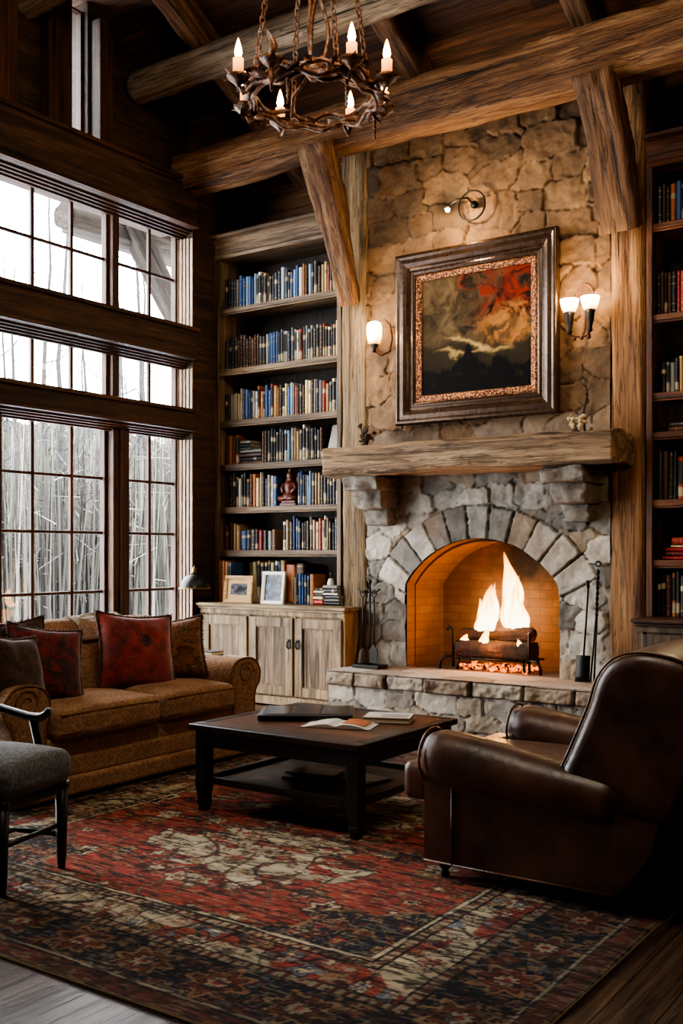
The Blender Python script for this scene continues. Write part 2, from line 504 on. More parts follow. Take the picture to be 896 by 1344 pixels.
# ================================================================== shell
XW = -7.02      # room face of the window wall
XG = -7.24      # glass plane
YB = 8.62       # back wall
def ceil_z(y): return 6.1 + .5 * (6.84 - y) if y > 3.3 else 7.87 - .5 * (3.3 - y)
m = MB(); m.box(-7.5, 2.4, -1.9, 8.8, -.12, 0)
floor_m = wood('#2a1b11', '#5f432d', '#8c6c4f', 'y', rough=.42, bump=.3, sc=.9, spec=.5, plank=(.17, 2.1, 'x'))
tag(m.build('floor', floor_m, at=(0, 0, 0)), 'dark oak plank floor', None, None, 'structure')
m = MB(); m.box(-7.6, 2.4, YB, YB + .15, 0, 5.6)
tag(m.build('wall_back', wood('#26160c', '#4a2d19', '#6b452a', 'x', plank=(.22, 3., 'z')), at=(0, 0, 0)), 'dark plank wall behind the bookcases', kind='structure')
m = MB(); m.prism([(-1.9, 0), (8.7, 0), (8.7, 5.1), (3.3, 7.8), (-1.9, 5.2)], 'x', 2.2, 2.35)
tag(m.build('wall_right', W_DARK['z'], at=(0, 0, 0)), 'dark timber side wall', kind='structure')
m = MB(); m.box(-7.6, 2.4, -2.0, -1.85, 0, 5.4)
tag(m.build('wall_front', W_DARK['x'], at=(0, 0, 0)), 'dark timber wall opposite the fireplace', kind='structure')
m = MB()
for ya, yb in ((3.3, 8.75), (-2.0, 3.3)):
    m.prism([(ya, ceil_z(ya)), (yb, ceil_z(yb)), (yb, ceil_z(yb) + .15), (ya, ceil_z(ya) + .15)], 'x', -7.6, 2.4)
tag(m.build('ceiling', wood('#331c0e', '#633b20', '#885833', 'x', plank=(.21, 3.4, 'y')), at=(0, 0, 0)), 'dark pitched plank ceiling', kind='structure')

# window wall: posts and rails round the openings
m = MB()
m.box(-7.27, XW, 7.53, 8.62, 0, 5.3); m.box(-7.5, -7.27, 7.75, 8.62, 0, 5.3)
m.box(-7.5, XW, -1.9, 2.4, 0, 5.05)
for z0, z1, p in ((0, .13, .02), (2.64, 2.82, .03), (3.34, 3.62, .05), (4.63, 5.05, .07)):
    m.box(-7.45, XW + p, 2.4, 7.53, z0, z1)
m.prism([(8.62, 5.0), (6.28, 5.0), (6.28, ceil_z(6.28)), (8.62, ceil_z(8.62))], 'x', -7.5, -7.12)
m.prism([(6.02, 5.0), (-1.9, 5.0), (-1.9, ceil_z(-1.9)), (3.3, 7.87), (6.02, ceil_z(6.02))], 'x', -7.5, -7.12)
tag(m.build('wall_left', W_DARK['y'], at=(0, 0, 0), bevel=.008), 'dark timber window wall', kind='structure')
# mouldings along the rails and the reveal at the corner
m = MB()
for z, p in ((2.64, .03), (3.34, .05), (4.63, .07)):
    for k in range(4):
        m.box(XW - .16 + .035 * k, XW - .125 + .035 * k + .0, 2.4, 7.53, z - .075 + .018 * k, z)
    m.box(XW + p, XW + p + .025, 2.4, 7.53, z, z + .03)
for z, p in ((5.05, .07), (2.82, .03), (3.62, .05)):
    m.box(XW - .05, XW + p + .03, 2.4, 7.56, z, z + .035)
tag(m.build('trim_1', W_TRIM['y'], at=(0, 0, 0), bevel=.004), 'stepped mouldings along the window rails', kind='structure')
m = MB()
PALE = wood('#7b6552', '#a88f78', '#c9b39c', 'z', rough=.5)
for z0, z1 in ((.13, 2.565), (2.855, 3.265), (3.655, 4.555)):
    for k in range(5):
        m.box(XG + .03 + .04 * k, XG + .062 + .04 * k, 7.488 + .008 * k, 7.53, z0, z1)
tag(m.build('trim_2', PALE, at=(0, 0, 0), bevel=.004), 'fluted jamb at the corner of the windows', kind='structure')
m = MB()
for y0, y1 in ((6.572, 6.772), (5.16, 5.36), (3.76, 3.96)):
    m.box(-7.255, -7.11, y0, y1, .13, 2.64)
    m.box(-7.095, -7.08, y0 + .07, y1 - .07, .13, 2.6)
    for z0, z1 in ((2.82, 3.34), (3.62, 4.63)):
        m.box(-7.255, -7.14, y0 + .02, y1 - .1, z0, z1)
tag(m.build('trim_3', W_TRIM['z'], at=(0, 0, 0), bevel=.006), 'timber posts between the windows', kind='structure')
m = MB()
m.box(-7.12, -6.98, 6.30, 6.40, 5.085, 6.2); m.box(-7.12, -7.04, 6.42, 6.50, 5.085, 6.14); m.box(-7.12, -7.0, 5.75, 6.0, 5.085, 6.3)
m.box(-7.12, -6.96, 4.9, 5.4, 5.085, 6.6)
tag(m.build('trim_4', W_TRIM['z'], at=(0, 0, 0), bevel=.006), 'upright boards beside the high slot window', kind='structure')

NW = [0]
def window(y0, y1, z0, z1, ys, zs, label, mat='z', fw=.035):
    NW[0] += 1
    o = thing('window_%d' % NW[0], (XG, (y0 + y1) / 2, z0), label, None, None, 0, 'structure')
    f = MB()
    f.box(XG - .015, XG + .05, y0, y0 + fw, z0, z1); f.box(XG - .015, XG + .05, y1 - fw, y1, z0, z1)
    f.box(XG - .015, XG + .05, y0 + fw, y1 - fw, z0, z0 + fw); f.box(XG - .015, XG + .05, y0 + fw, y1 - fw, z1 - fw, z1)
    f.build('window_frame', W_TRIM['z'], o, bevel=.006)
    g = MB()
    for y in ys: g.box(XG - .004, XG + .026, y - .017, y + .017, z0 + fw, z1 - fw)
    for z in zs: g.box(XG - .004, XG + .022, y0 + fw, y1 - fw, z - .014, z + .014)
    if g.v: g.build('muntins', W_TRIM['z'], o, bevel=.004)
    p = MB(); p.add([(XG, y0 + fw / 2, z0 + fw / 2), (XG, y1 - fw / 2, z0 + fw / 2), (XG, y1 - fw / 2, z1 - fw / 2), (XG, y0 + fw / 2, z1 - fw / 2)], [(0, 1, 2, 3)])
    p.build('glass', GLASS, o)
ZL = (.6, 1.09, 1.63, 2.13)
window(6.772, 7.50, .13, 2.64, (7.135,), ZL, 'two-pane-wide lower window beside the corner')
window(5.36, 6.572, .13, 2.64, (5.75, 6.178), ZL, 'three-pane-wide lower window above the sofa')
for ya, yb, yy, nm in ((6.672, 7.50, (7.135,), 'beside the corner'), (5.26, 6.592, (5.75, 6.178), 'above the sofa')):
    window(ya, yb, 2.82, 3.34, yy, (), 'low transom window ' + nm)
    window(ya, yb, 3.62, 4.63, yy, (4.15,), 'tall upper window ' + nm)
window(6.02, 6.28, 5.05, 6.3, (), (), 'narrow slot window high above the beam', fw=.02)
for ya, yb in ((3.96, 5.16), (2.4, 3.76)):
    yy = (ya + (yb - ya) / 3, ya + (yb - ya) * 2 / 3)
    window(ya, yb, .13, 2.64, yy, ZL, 'lower window along the side of the room')
    window(ya - .0, yb - .0, 2.82, 3.34, yy, (), 'transom window along the side of the room')
    window(ya - .0, yb - .0, 3.62, 4.63, yy, (4.15,), 'upper window along the side of the room')

# ------------------------------------------------------------------ timbers
S = 'structure'
tb = hewn('ceiling_beam', (-7.1, 7.43, 5.13), (2.2, 7.43, 5.175), .36, .49, W_BEAM, seed=3, rough=.022, taper=(.72, 1.08), rnd=.06, kind=S, label='massive rough-hewn tie beam across the chimney breast', nl=180)
tl = hewn('ceiling_log', (-7.1, 6.84, 5.79), (2.2, 6.84, 5.82), .29, .29, W_GREY, seed=5, rough=.02, rnd=1, kind=S, label='round grey log spanning above the chandelier', nl=150)
for k, x in enumerate((-6.23, -4.52, -3.0, -1.4, .3)):
    hewn('rafter', (x, 8.6, ceil_z(8.6) - .13), (x, 3.4, ceil_z(3.4) - .13), .2, .24, W_BEAM, seed=20 + k, rnd=.06, kind=S, label='sloping rafter under the plank ceiling')
colA = hewn('column', (-5.32, 7.99, 0), (-5.32, 7.99, 5.4), .28, .28, W_COLG, seed=7, rough=.012, rnd=.06, kind=S, up=(0, 1, 0), label='weathered timber column left of the fireplace')
colB = hewn('column', (-2.76, 7.99, 0), (-2.76, 7.99, 5.4), .28, .28, W_COLN, seed=8, rough=.012, rnd=.06, kind=S, up=(0, 1, 0), label='weathered timber column right of the fireplace')
hewn('timber_brace', (-5.33, 7.80, 3.72), (-5.3, 7.22, 5.0), .25, .2, W_BEAM, seed=9, rough=.03, taper=(.7, 1.25), rnd=.1, kind=S, bend=.05, label='curved timber brace from the left column to the tie beam')
hewn('timber_brace', (-2.77, 7.80, 3.95), (-2.80, 7.30, 5.0), .28, .2, W_BEAM, seed=10, rough=.03, taper=(1, 1.1), rnd=.1, kind=S, bend=.03, label='timber brace from the right column to the tie beam')
hewn('ceiling_log', (-7.15, 5.6, 6.05), (-6.3, 5.6, 6.12), .24, .24, W_GREY, seed=31, rnd=1, kind=S, label='short grey log stub high on the window wall')
m = MB(); m.box(-7.02, -5.5, 8.30, 8.36, 4.66, 5.34); m.box(-2.6, 2.2, 8.30, 8.36, 4.66, 5.34)
tag(m.build('trim_5', wood('#3a2212', '#79502f', '#a0714a', 'x', plank=(.17, 2.2, 'z')), at=(0, 0, 0)), 'horizontal boards above the bookcases', kind=S)

# ================================================================== outside
snow = plain('snow', '#dfe5ec', .9, 0, .4, 3, .08)
m = MB()
m.patch((-46, -14, 0), (1, 0, 0), (0, 1, 0), (0, 0, 1), 38.3, 70, 1.2, lambda u, v: (-.35 + 2.6 * sstep(30, 0, u) + .5 * (fbm(u * .2, v * .2, 3, 4) - .5), np.full(u.shape + (3,), .8)))
tag(m.build('ground', snow, at=(0, 0, 0)), 'snowy ground outside the windows', kind=S)
rng = np.random.default_rng(5)
m = MB(); m.c = []
def strip(p, d, r, c):
    p = np.array(p); d = np.array(d); t = np.cross(d, (1, .3, .2)); t /= np.linalg.norm(t); b = np.cross(d, t); b /= np.linalg.norm(b)
    vs = [p + t * r, p - .5 * t * r + .87 * b * r, p - .5 * t * r - .87 * b * r, p + d + t * r * .3, p + d - .5 * t * r * .3 + .87 * b * r * .3, p + d - .5 * t * r * .3 - .87 * b * r * .3]
    k = len(m.v); m.v.extend(tuple(q) for q in vs); m.c.extend([tuple(c) + (1,)] * 6)
    for f in ((0, 1, 4, 3), (1, 2, 5, 4), (2, 0, 3, 5)): m.f.append(tuple(i + k for i in f)); m.m.append(0); m.s.append(False)
for k in range(34000):
    x = -rng.uniform(15, 35); y = -x * rng.uniform(.35, 1.35) + rng.uniform(-2, 2)
    g = rng.uniform(.03, .13) if rng.random() < .75 else rng.choice([.008, .02, .22, .28]); warm = rng.uniform(.06, .22) * g
    g *= .78; c = (g * 1.1, g * 1.02, g * .86)
    z0 = .05 * (-x - 12)
    top = 1.45 + .128 * math.hypot(x, y) - z0; hgt = top * rng.uniform(.5, 1.02)
    if rng.random() < .5:
        strip((x, y, z0 - .2), (rng.normal(0, .15), rng.normal(0, .15), hgt), rng.uniform(.008, .034), c)
    else:
        zz = z0 + rng.uniform(.1, hgt)
        strip((x, y, zz), (rng.normal(0, .3), rng.normal(0, .3), rng.uniform(-.05, .4)), rng.uniform(.006, .013), c if rng.random() < .72 else (.26, .255, .24))
tag(m.build('thicket', vcol('frosted_twigs', .9, 12, .3, 0), at=(0, 0, 0)), 'frosted grey brushwood outside the lower windows', 'brushwood', None, 'stuff')
# a darker wooded slope behind it
m = MB()
m.patch((-36, 0, 0), (0, 1, 0), (0, 0, 1), (1, 0, 0), 56, 9.0, .25, lambda u, v: (1.5 * fbm(u * .5, v * .5, 4, 2) - 2.5 * v / 6, mixc((.04, .036, .03), (.125, .115, .10), fbm(u * 2.2, v * .35, 5, 8))), sd=lambda u, v: 6.3 + 2.2 * fbm(u * .8, u * 0, 5, 3) - v)
tag(m.build('hill', vcol('wooded_slope', .95, 5, .5, 0), at=(0, 0, 0)), 'grey wooded slope beyond the brushwood', kind=S)

bark = NT('aspen_bark'); _v = bark.coord((1, 1, 3)); _n = bark.noise(_v, 3.2, 5, .7, .8)
bark.col(bark.ramp(_n, [(.36, (.003, .003, .003)), (.46, (.012, .012, .012)), (.7, (.03, .03, .031))])); bark.set(Roughness=.9); bark = bark.m
def aspen_mesh(seed):
    r = random.Random(seed); mb = MB(); H = r.uniform(9, 12)
    path = [(0, 0, -1)]; x = y = 0
    for k in range(1, 9):
        x += r.uniform(-.12, .12); y += r.uniform(-.12, .12); path.append((x, y, H * k / 8))
    r0 = r.uniform(.07, .12)
    mb.tube(path, [r0 * (1 - .85 * k / 8) for k in range(9)], 7)
    def br(p, d, L, rad, dep):
        q = [p]; dd = Vector(d)
        for k in range(4):
            dd = (dd + Vector((r.uniform(-.3, .3), r.uniform(-.3, .3), r.uniform(-.05, .25)))).normalized()
            q.append(Vector(q[-1]) + dd * L / 4)
        mb.tube(q, [rad * (1 - .2 * k) for k in range(5)], 4)
        if dep:
            for k in (1, 2, 3, 4):
                if r.random() < .8: br(q[k], (dd + Vector((r.uniform(-1, 1), r.uniform(-1, 1), r.uniform(0, .6)))).normalized(), L * .5, rad * .5, dep - 1)
    for k in range(22):
        t = r.uniform(.15, .97); i = int(t * 8); f = t * 8 - i
        p = Vector(path[i]).lerp(Vector(path[min(i + 1, 8)]), f)
        a = r.uniform(0, 2 * PI); br(p, Vector((math.cos(a), math.sin(a), r.uniform(.1, .8))).normalized(), r.uniform(.7, 2.0) * (1.15 - t), r0 * .26 * (1.2 - t), 1)
    return mb
protos = [aspen_mesh(40 + k) for k in range(4)]
pm = []
AL = 'bare grey aspen standing in the snowy woods outside the windows'
spots = []
ry = random.Random(3)
for k in range(46):
    xx = -ry.uniform(12, 30); spots.append((xx, -xx * ry.uniform(.55, 1.25)))
for k, (x, y) in enumerate(spots):
    if k < 4:
        o = protos[k].build('aspen_tree', bark, at=(0, 0, 0)); pm.append(o)
    else:
        o = pm[k % 4].copy(); COL.objects.link(o)
    o.location = (x, y, .03 * (-x - 10)); o.rotation_euler = (0, 0, ry.uniform(0, 6.28)); s = ry.uniform(.8, 1.15); o.scale = (s, s, s)
    tag(o, AL, 'tree', 'bare aspens outside the windows')
def spruce_mesh(seed, H):
    r = random.Random(seed); mb = MB(); mb.tube([(0, 0, -1), (0, 0, H)], [.1, .02], 6)
    for k in range(190):
        t = r.random() ** .8; z = .6 + (H - .7) * t; L = (1 - t) * H * .22 + .08; a = r.uniform(0, 2 * PI)
        d = Vector((math.cos(a), math.sin(a), 0)); s_ = Vector((-d.y, d.x, 0))
        p = Vector((0, 0, z)); e = p + d * L + Vector((0, 0, -.3 * L)); mdp = p + d * L * .55 + Vector((0, 0, -.05 * L))
        for q in range(5):
            f = .2 + .18 * q; c = p.lerp(e, f); w = L * .3 * (1.1 - f)
            mb.add([tuple(c), tuple(c + s_ * w + d * w * .5 + Vector((0, 0, -.06))), tuple(c + d * w * .9), tuple(c - s_ * w + d * w * .5 + Vector((0, 0, -.06)))], [(0, 1, 2, 3)])
    return mb
needle = plain('spruce_needles', (.012, .015, .013), .9, 0, 0, 8, .5)
for k, (x, y, H) in enumerate(((-21, 15.3, 6.6), (-27, 20.4, 6.4), (-24, 22.5, 5.2))):
    o = spruce_mesh(60 + k, H).build('spruce_tree', needle, at=(0, 0, 0)); o.location = (x, y, .4)
    tag(o, ['dark pointed spruce seen through the left transom panes', 'slim dark spruce behind the middle transom panes', 'small dark spruce behind the transom panes nearest the corner'][k], 'tree')
# the porch roof outside
W_OUT = wood('#1a1612', '#332c25', '#4c4239', 'x', rough=.9, bump=.8, tag_='out')
hewn('porch_beam', (-8.55, 7.2, 4.98), (-8.55, 12, 4.98), .28, .28, W_OUT, seed=41, rnd=1, kind=S, label='round log end of the porch roof outside the upper window')
hewn('porch_beam', (-8.45, 8.05, 5.1), (-8.45, 9.7, 3.1), .22, .24, W_OUT, seed=42, rnd=.1, kind=S, label='diagonal log brace of the porch outside the upper window')
hewn('porch_beam', (-8.45, 9.75, -.3), (-8.45, 9.75, 5.0), .3, .3, W_OUT, seed=43, rnd=1, kind=S, up=(0, 1, 0), label='upright log post of the porch outside the corner window')
hewn('porch_beam', (-7.8, 6.1, 6.6), (-7.8, 7.0, 5.25), .3, .26, W_OUT, seed=44, rnd=.1, kind=S, label='log strut outside the high slot window')
m = MB(); m.prism([(7.9, 5.12), (12, 5.12), (12, 5.3), (7.9, 5.3)], 'x', -9.4, -7.5)
tag(m.build('porch_roof', wood('#1f1712', '#3a2d21', '#4f3f30', 'y', plank=(.18, 2.5, 'x')), at=(0, 0, 0)), 'plank soffit of the porch roof', kind=S)

# ================================================================== lights
def light(name, typ, loc, e, c=(1, 1, 1), size=.05, rot=None, **kw):
    l = bpy.data.lights.new(name, typ); l.energy = e; l.color = c
    if typ in ('POINT', 'SPOT'): l.shadow_soft_size = size
    for k, v in kw.items(): setattr(l, k, v)
    o = link(name, l, None, loc)
    if rot: o.rotation_euler = rot
    return o
for k, (z0, z1) in enumerate(((.13, 2.64), (2.82, 3.34), (3.62, 4.63))):
    o = light('sky_portal', 'AREA', (XG - .12, 4.95, (z0 + z1) / 2), 1, rot=(0, -PI / 2, 0), shape='RECTANGLE', size=z1 - z0, size_y=5.1)
    o.data.size = z1 - z0; o.data.size_y = 5.1; o.data.cycles.is_portal = True

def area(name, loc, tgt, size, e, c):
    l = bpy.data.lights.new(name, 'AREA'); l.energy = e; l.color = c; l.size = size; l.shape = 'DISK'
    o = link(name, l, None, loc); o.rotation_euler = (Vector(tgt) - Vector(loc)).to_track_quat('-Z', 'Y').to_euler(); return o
area('room_fill', (-2.4, 2.8, 5.9), (-4.6, 7.6, .6), 2.0, 72, (1, .86, .68))  # added soft fill over the room, no actual fitting
light('bookcase_fill', 'POINT', (-1.75, 6.7, 2.5), 14, (1, .72, .42), .15)  # added unseen warm fill to brighten the right bookcase
# ================================================================== fireplace
FX0, FX1 = -5.185, -2.895
YF = 7.90
CX = -4.044; HA = .726; ZS = 1.17; RISE = .40; ZH = .43
RR = (HA * HA + RISE * RISE) / (2 * RISE); ZC = ZS + RISE - RR
fire = thing('fireplace', ((FX0 + FX1) / 2, YF, 0), 'rough stone fireplace with arched opening and timber mantel', 'fireplace')
LOWP = [lin(c) for c in ('#a0988c', '#827a70', '#afa698', '#766e64', '#917f69', '#b8ad9d')]
UPP = [lin(c) for c in ('#7f6042', '#6b5036', '#8d6b48', '#5e472f', '#856647', '#75583b')]
def pal(P, r):
    P = np.array(P); i = np.minimum((r * len(P)).astype(int), len(P) - 1); return P[i]
def stone_h(u, v, su, sv, seed, big=1, rough=1.):
    wu = u + .07 * (fbm(u * 4, v * 4, 4, seed + 50) - .5) * big; wv = v + .06 * (fbm(u * 4 + 9, v * 4, 4, seed + 51) - .5) * big
    e, r1, r2, r3 = cells(wu, wv, su, sv, seed, .36, .24, .97)
    e = e + .05 * (fbm(u * 30, v * 30, 3, seed + 52) - .5)
    rd = sstep(-.012, .036, e)
    tilt = ((u * (r2 - .5) * .16 / su * .3) % 1) * 0
    h = rd * (.012 + .03 * r1) + rough * rd * (.034 * (fbm(u * 5 + r2 * 40, v * 5 + r3 * 40, 4, seed + 53) - .5) + .024 * (fbm(u * 20 + r2 * 9, v * 20, 4, seed + 54) - .5))
    # broken facets
    q = fbm(u * 9 + r1 * 30, v * 9, 3, seed + 55); h = h + rough * rd * .022 * np.floor(q * 7) / 7
    return h, rd, r1, r2, r3
def sd_open(u, v):
    x = u + FX0 - CX; z = v
    dj = np.maximum(np.abs(x) - HA, z - ZS)
    da = np.hypot(x, z - ZC) - RR
    box = np.abs(x) - HA
    return np.where(z < ZS, box, np.maximum(da, -1e3))
def face(u, v):
    # two scales of stone: squarer blocks low down, wide flags above the mantel
    h1, rd1, a1, b1, c1 = stone_h(u, v, .30, .20, 101)
    h2, rd2, a2, b2, c2 = stone_h(u, v, .36, .235, 202, 1.5, .8)
    low = v < 2.25
    h = np.where(low, h1, h2); rd = np.where(low, rd1, rd2); r1 = np.where(low, a1, a2); r2 = np.where(low, b1, b2); r3 = np.where(low, c1, c2)
    x = u + FX0 - CX; z = v
    rad = np.hypot(x, z - ZC); an = np.arctan2(x, z - ZC)
    AM = 1.10; NV = 11
    ro = RR + .30 + .05 * (_h(np.floor((an + AM) / (2 * AM) * NV), an * 0 + 3, 77) - .5)
    ring = (rad > RR - .05) & (rad < ro) & (np.abs(an) < AM) & (z > ZS - .12)
    q = (an + AM) / (2 * AM) * NV; fr = q - np.floor(q)
    ea = np.minimum(fr, 1 - fr) * 2 * AM / NV * rad; er = np.minimum(ro - rad, np.maximum(rad - RR, .0) + .02)
    em = np.minimum(ea, er) + .012 * (fbm(u * 30, v * 30, 3, 5) - .5)
    rr = sstep(.0, .010, em)
    vid = np.floor(q)
    hr = rr * (.045 + .02 * _h(vid, vid * 0, 9)) + rr * (.03 * (fbm(u * 6 + vid * 3, v * 6, 4, 15) - .5) + .012 * (fbm(u * 25, v * 25, 3, 16) - .5))
    h = np.where(ring, hr, h); rd = np.where(ring, rr, rd)
    r1 = np.where(ring, _h(vid, vid * 0 + 1, 9), r1); r2 = np.where(ring, _h(vid, vid * 0 + 2, 9), r2)
    cl = pal(LOWP, r1); cu = pal(UPP, r2)
    t = sstep(1.9, 2.7, v + .5 * (r3 - .5))
    c = mixc(cl, cu, 0) * (1 - t)[..., None] + cu * t[..., None]
    c = c * (.45 + 1.05 * fbm(u * 9, v * 9, 6, 61))[..., None]
    wr = sstep(.5, .75, fbm(u * 3 + 4, v * 3, 4, 62)); c = mixc(c, np.array(lin('#7c5c3e')), wr * .4)
    c = c * (.30 + .70 * rd)[..., None]  # dark joints, with occlusion shade painted into their colour
    # soot above the arch
    so = np.exp(-((np.hypot(x, (z - 1.57) * 1.0)) / .32) ** 2) * (z > 1.3); c = c * (1 - .45 * so)[..., None]
    return h, c
STONE = vcol('rubble_stone', .82, 38, .35, .5, .006)
m = MB(); m.patch((FX0, YF, 0), (1, 0, 0), (0, 0, 1), (0, -1, 0), FX1 - FX0, 5.5, .0115, face, sd_open)
m.build('chimney_breast', STONE, fire)
# firebox: brick vault, cheeks and back
prof = [(CX - HA, ZH - .02)]
n = 24; am = math.asin(HA / RR)
prof += [(CX - HA, ZS * k / 4 + ZH * (1 - k / 4)) for k in range(1, 4)]
prof += [(CX + RR * math.sin(-am + 2 * am * k / n), ZC + RR * math.cos(-am + 2 * am * k / n)) for k in range(n + 1)]
prof += [(CX + HA, ZS * k / 4 + ZH * (1 - k / 4)) for k in (3, 2, 1)] + [(CX + HA, ZH - .02)]
YFB = 8.46
m = MB()
ys = [(YF - .015, 1.0), (YF + .12, 1.0), (YF + .1201, .985), (YFB, .93)]
vs = []
for y, s in ys:
    vs += [(CX + (p[0] - CX) * s, y, ZH + (p[1] - ZH) * (1 if s > .99 else .98)) for p in prof]
k = len(prof); fs = []
for i in range(len(ys) - 1):
    for j in range(k - 1):
        fs.append((i * k + j, i * k + j + 1, (i + 1) * k + j + 1, (i + 1) * k + j))
m.add(vs, fs)
m.add([vs[3 * k + j] for j in range(k)], [tuple(range(k))])
fb = NT('firebrick')
g = fb.nd('NewGeometry'); sp = fb.nd('SeparateXYZ', Vector=g.outputs['Position'])
cb = fb.nd('CombineXYZ', X=fb.math('ADD', sp.outputs[0], sp.outputs[1]), Y=sp.outputs[2])
wob = fb.mix(.012, cb.outputs[0], fb.nd('TexNoise', Vector=cb.outputs[0], Scale=7.).outputs[1], 'ADD')
bk = fb.nd('TexBrick', dict(offset=.5), Vector=wob, Scale=1., Mortar_Size=.005, Mortar_Smooth=.4, Brick_Width=.23, Row_Height=.075, Color1=lin4('#9a7250'), Color2=lin4('#8a6242'), Mortar=lin4('#7d583a'))
nz = fb.noise(cb.outputs[0], 5, 5)
gp = fb.nd('Mapping', Vector=g.outputs['Position'], Location=(3.85, -8.3, -1.45), Scale=(1.5, .0, 1.25))
di = fb.nd('VectorMath', dict(operation='LENGTH'), i0=gp.outputs[0])
gp.inputs['Location'].default_value = (3.85 * 1.5, 0, -1.5 * 1.25)
soot = fb.ramp(fb.math('ADD', di.outputs['Value'], fb.math('MULTIPLY', nz, .5)), [(.50, .95), (1.12, 0.)])
c = fb.mix(fb.ramp(nz, [(.3, .45), (.7, 0.)]), bk.outputs[0], lin('#6b4f3a'))
c = fb.mix(soot, c, lin('#17100c'))
fb.col(c); fb.bump(bk.outputs[1], -.35, .008); fb.set(Roughness=.9)
m.build('firebox', fb.m, fire)
m = MB(); m.box(CX - HA - .02, CX + HA + .02, YF - .1, YFB + .02, ZH - .1, ZH - .005)
m.build('firebox_floor', plain('hearth_ash', '#6a5747', .9, 0, .5, 20, .3), fire)
# hearth
HX0, HX1, HY = -5.2, -2.75, 7.30
def hf_low(u, v):
    h, rd, r1, r2, r3 = stone_h(u, v, .30, .155, 303, 1)
    c = pal([lin(x) for x in ('#a3998c', '#8d8376', '#b1a595', '#7f7468', '#9c8c78')], r1) * (.75 + .45 * fbm(u * 8, v * 8, 4, 6))[..., None] * (.2 + .8 * rd)[..., None]
    return h * .8, c
def hf_cap(u, v):
    w = .36; i = np.floor(u / w + .3 * np.sin(u * 2)); q = u / w + .3 * np.sin(u * 2); f = q - i
    rd = sstep(0, .05, np.minimum(f, 1 - f)) * sstep(0, .02, np.minimum(v + .006, .126 - v))
    r1 = _h(i, i * 0, 12)
    h = rd * (.02 + .03 * r1) + .06 * rd * (fbm(u * 11, v * 18 + r1 * 9, 5, 13) - .4)
    c = pal([lin(x) for x in ('#a89a87', '#927f6a', '#b3a692', '#84715d')], r1) * (.4 + 1.1 * fbm(u * 11, v * 14, 5, 7))[..., None] * (.3 + .7 * rd)[..., None]
    return h, c
def hf_top(u, v):
    h, rd, r1, r2, r3 = stone_h(u, v, .4, .28, 404, 1, .35)
    c = pal([lin(x) for x in ('#a99f92', '#978c7f', '#b5aa9b', '#8b7f71')], r1) * (.8 + .35 * fbm(u * 8, v * 8, 4, 6))[..., None] * (.4 + .6 * rd)[..., None]
    return h * .25 - .008, c
m = MB()
m.patch((HX0, HY + .02, 0), (1, 0, 0), (0, 0, 1), (0, -1, 0), HX1 - HX0, .31, .011, hf_low)
m.patch((HX0 - .02, HY, .305), (1, 0, 0), (0, 0, 1), (0, -1, 0), HX1 - HX0 + .04, .125, .009, hf_cap)
m.patch((HX0 - .02, HY - .03, ZH), (1, 0, 0), (0, 1, 0), (0, 0, 1), HX1 - HX0 + .04, YF - HY + .03, .013, hf_top)
m.patch((HX0, HY + .02, 0), (0, 1, 0), (0, 0, 1), (-1, 0, 0), .54, .43, .015, lambda u, v: (hf_low(u, v)[0] * .3, hf_low(u + 3, v)[1]))
m.patch((HX1, HY + .02, 0), (0, 1, 0), (0, 0, 1), (1, 0, 0), .54, .43, .015, lambda u, v: (hf_low(u, v)[0] * .3, hf_low(u + 7, v)[1]))
m.build('hearth', STONE, fire)
# mantel and corbels
hewn('mantel', (-5.33, 7.61, 2.245), (-2.70, 7.61, 2.245), .50, .25, wood('#44311f', '#957757', '#c7a882', 'x', rough=.78, bump=.8), fire, seed=14, rough=.026, rnd=.07, nl=110)
def rock(mb, x0, x1, y0, y1, z0, z1, seed):
    r = random.Random(seed)
    def fn(x, y, z):
        n = float(fbm(np.array(x * 9 + seed), np.array(z * 9 + y * 7), 3, seed)) - .5
        q = float(fbm(np.array(x * 25 + seed), np.array(z * 25 + y * 20), 2, seed + 1)) - .5
        s = 1 + .5 * n + .2 * q
        return [x * s, y * s, z * (1 + .3 * n)]
    mb.rbox(((x0 + x1) / 2, (y0 + y1) / 2, (z0 + z1) / 2), ((x1 - x0) / 2, (y1 - y0) / 2, (z1 - z0) / 2), .018, 2, 7, fn)
corb = plain('corbel_stone', '#6e6358', .85, 0, .9, 28, .35)
for k, xc in enumerate((-4.98, -3.12)):
    m = MB()
    rock(m, xc - .17, xc + .17, 7.44, 7.92, 1.99, 2.115, 5 + k); rock(m, xc - .145, xc + .145, 7.56, 7.92, 1.83, 2.0, 8 + k); rock(m, xc - .12, xc + .12, 7.70, 7.92, 1.69, 1.84, 11 + k)
    m.build('corbel', corb, fire)
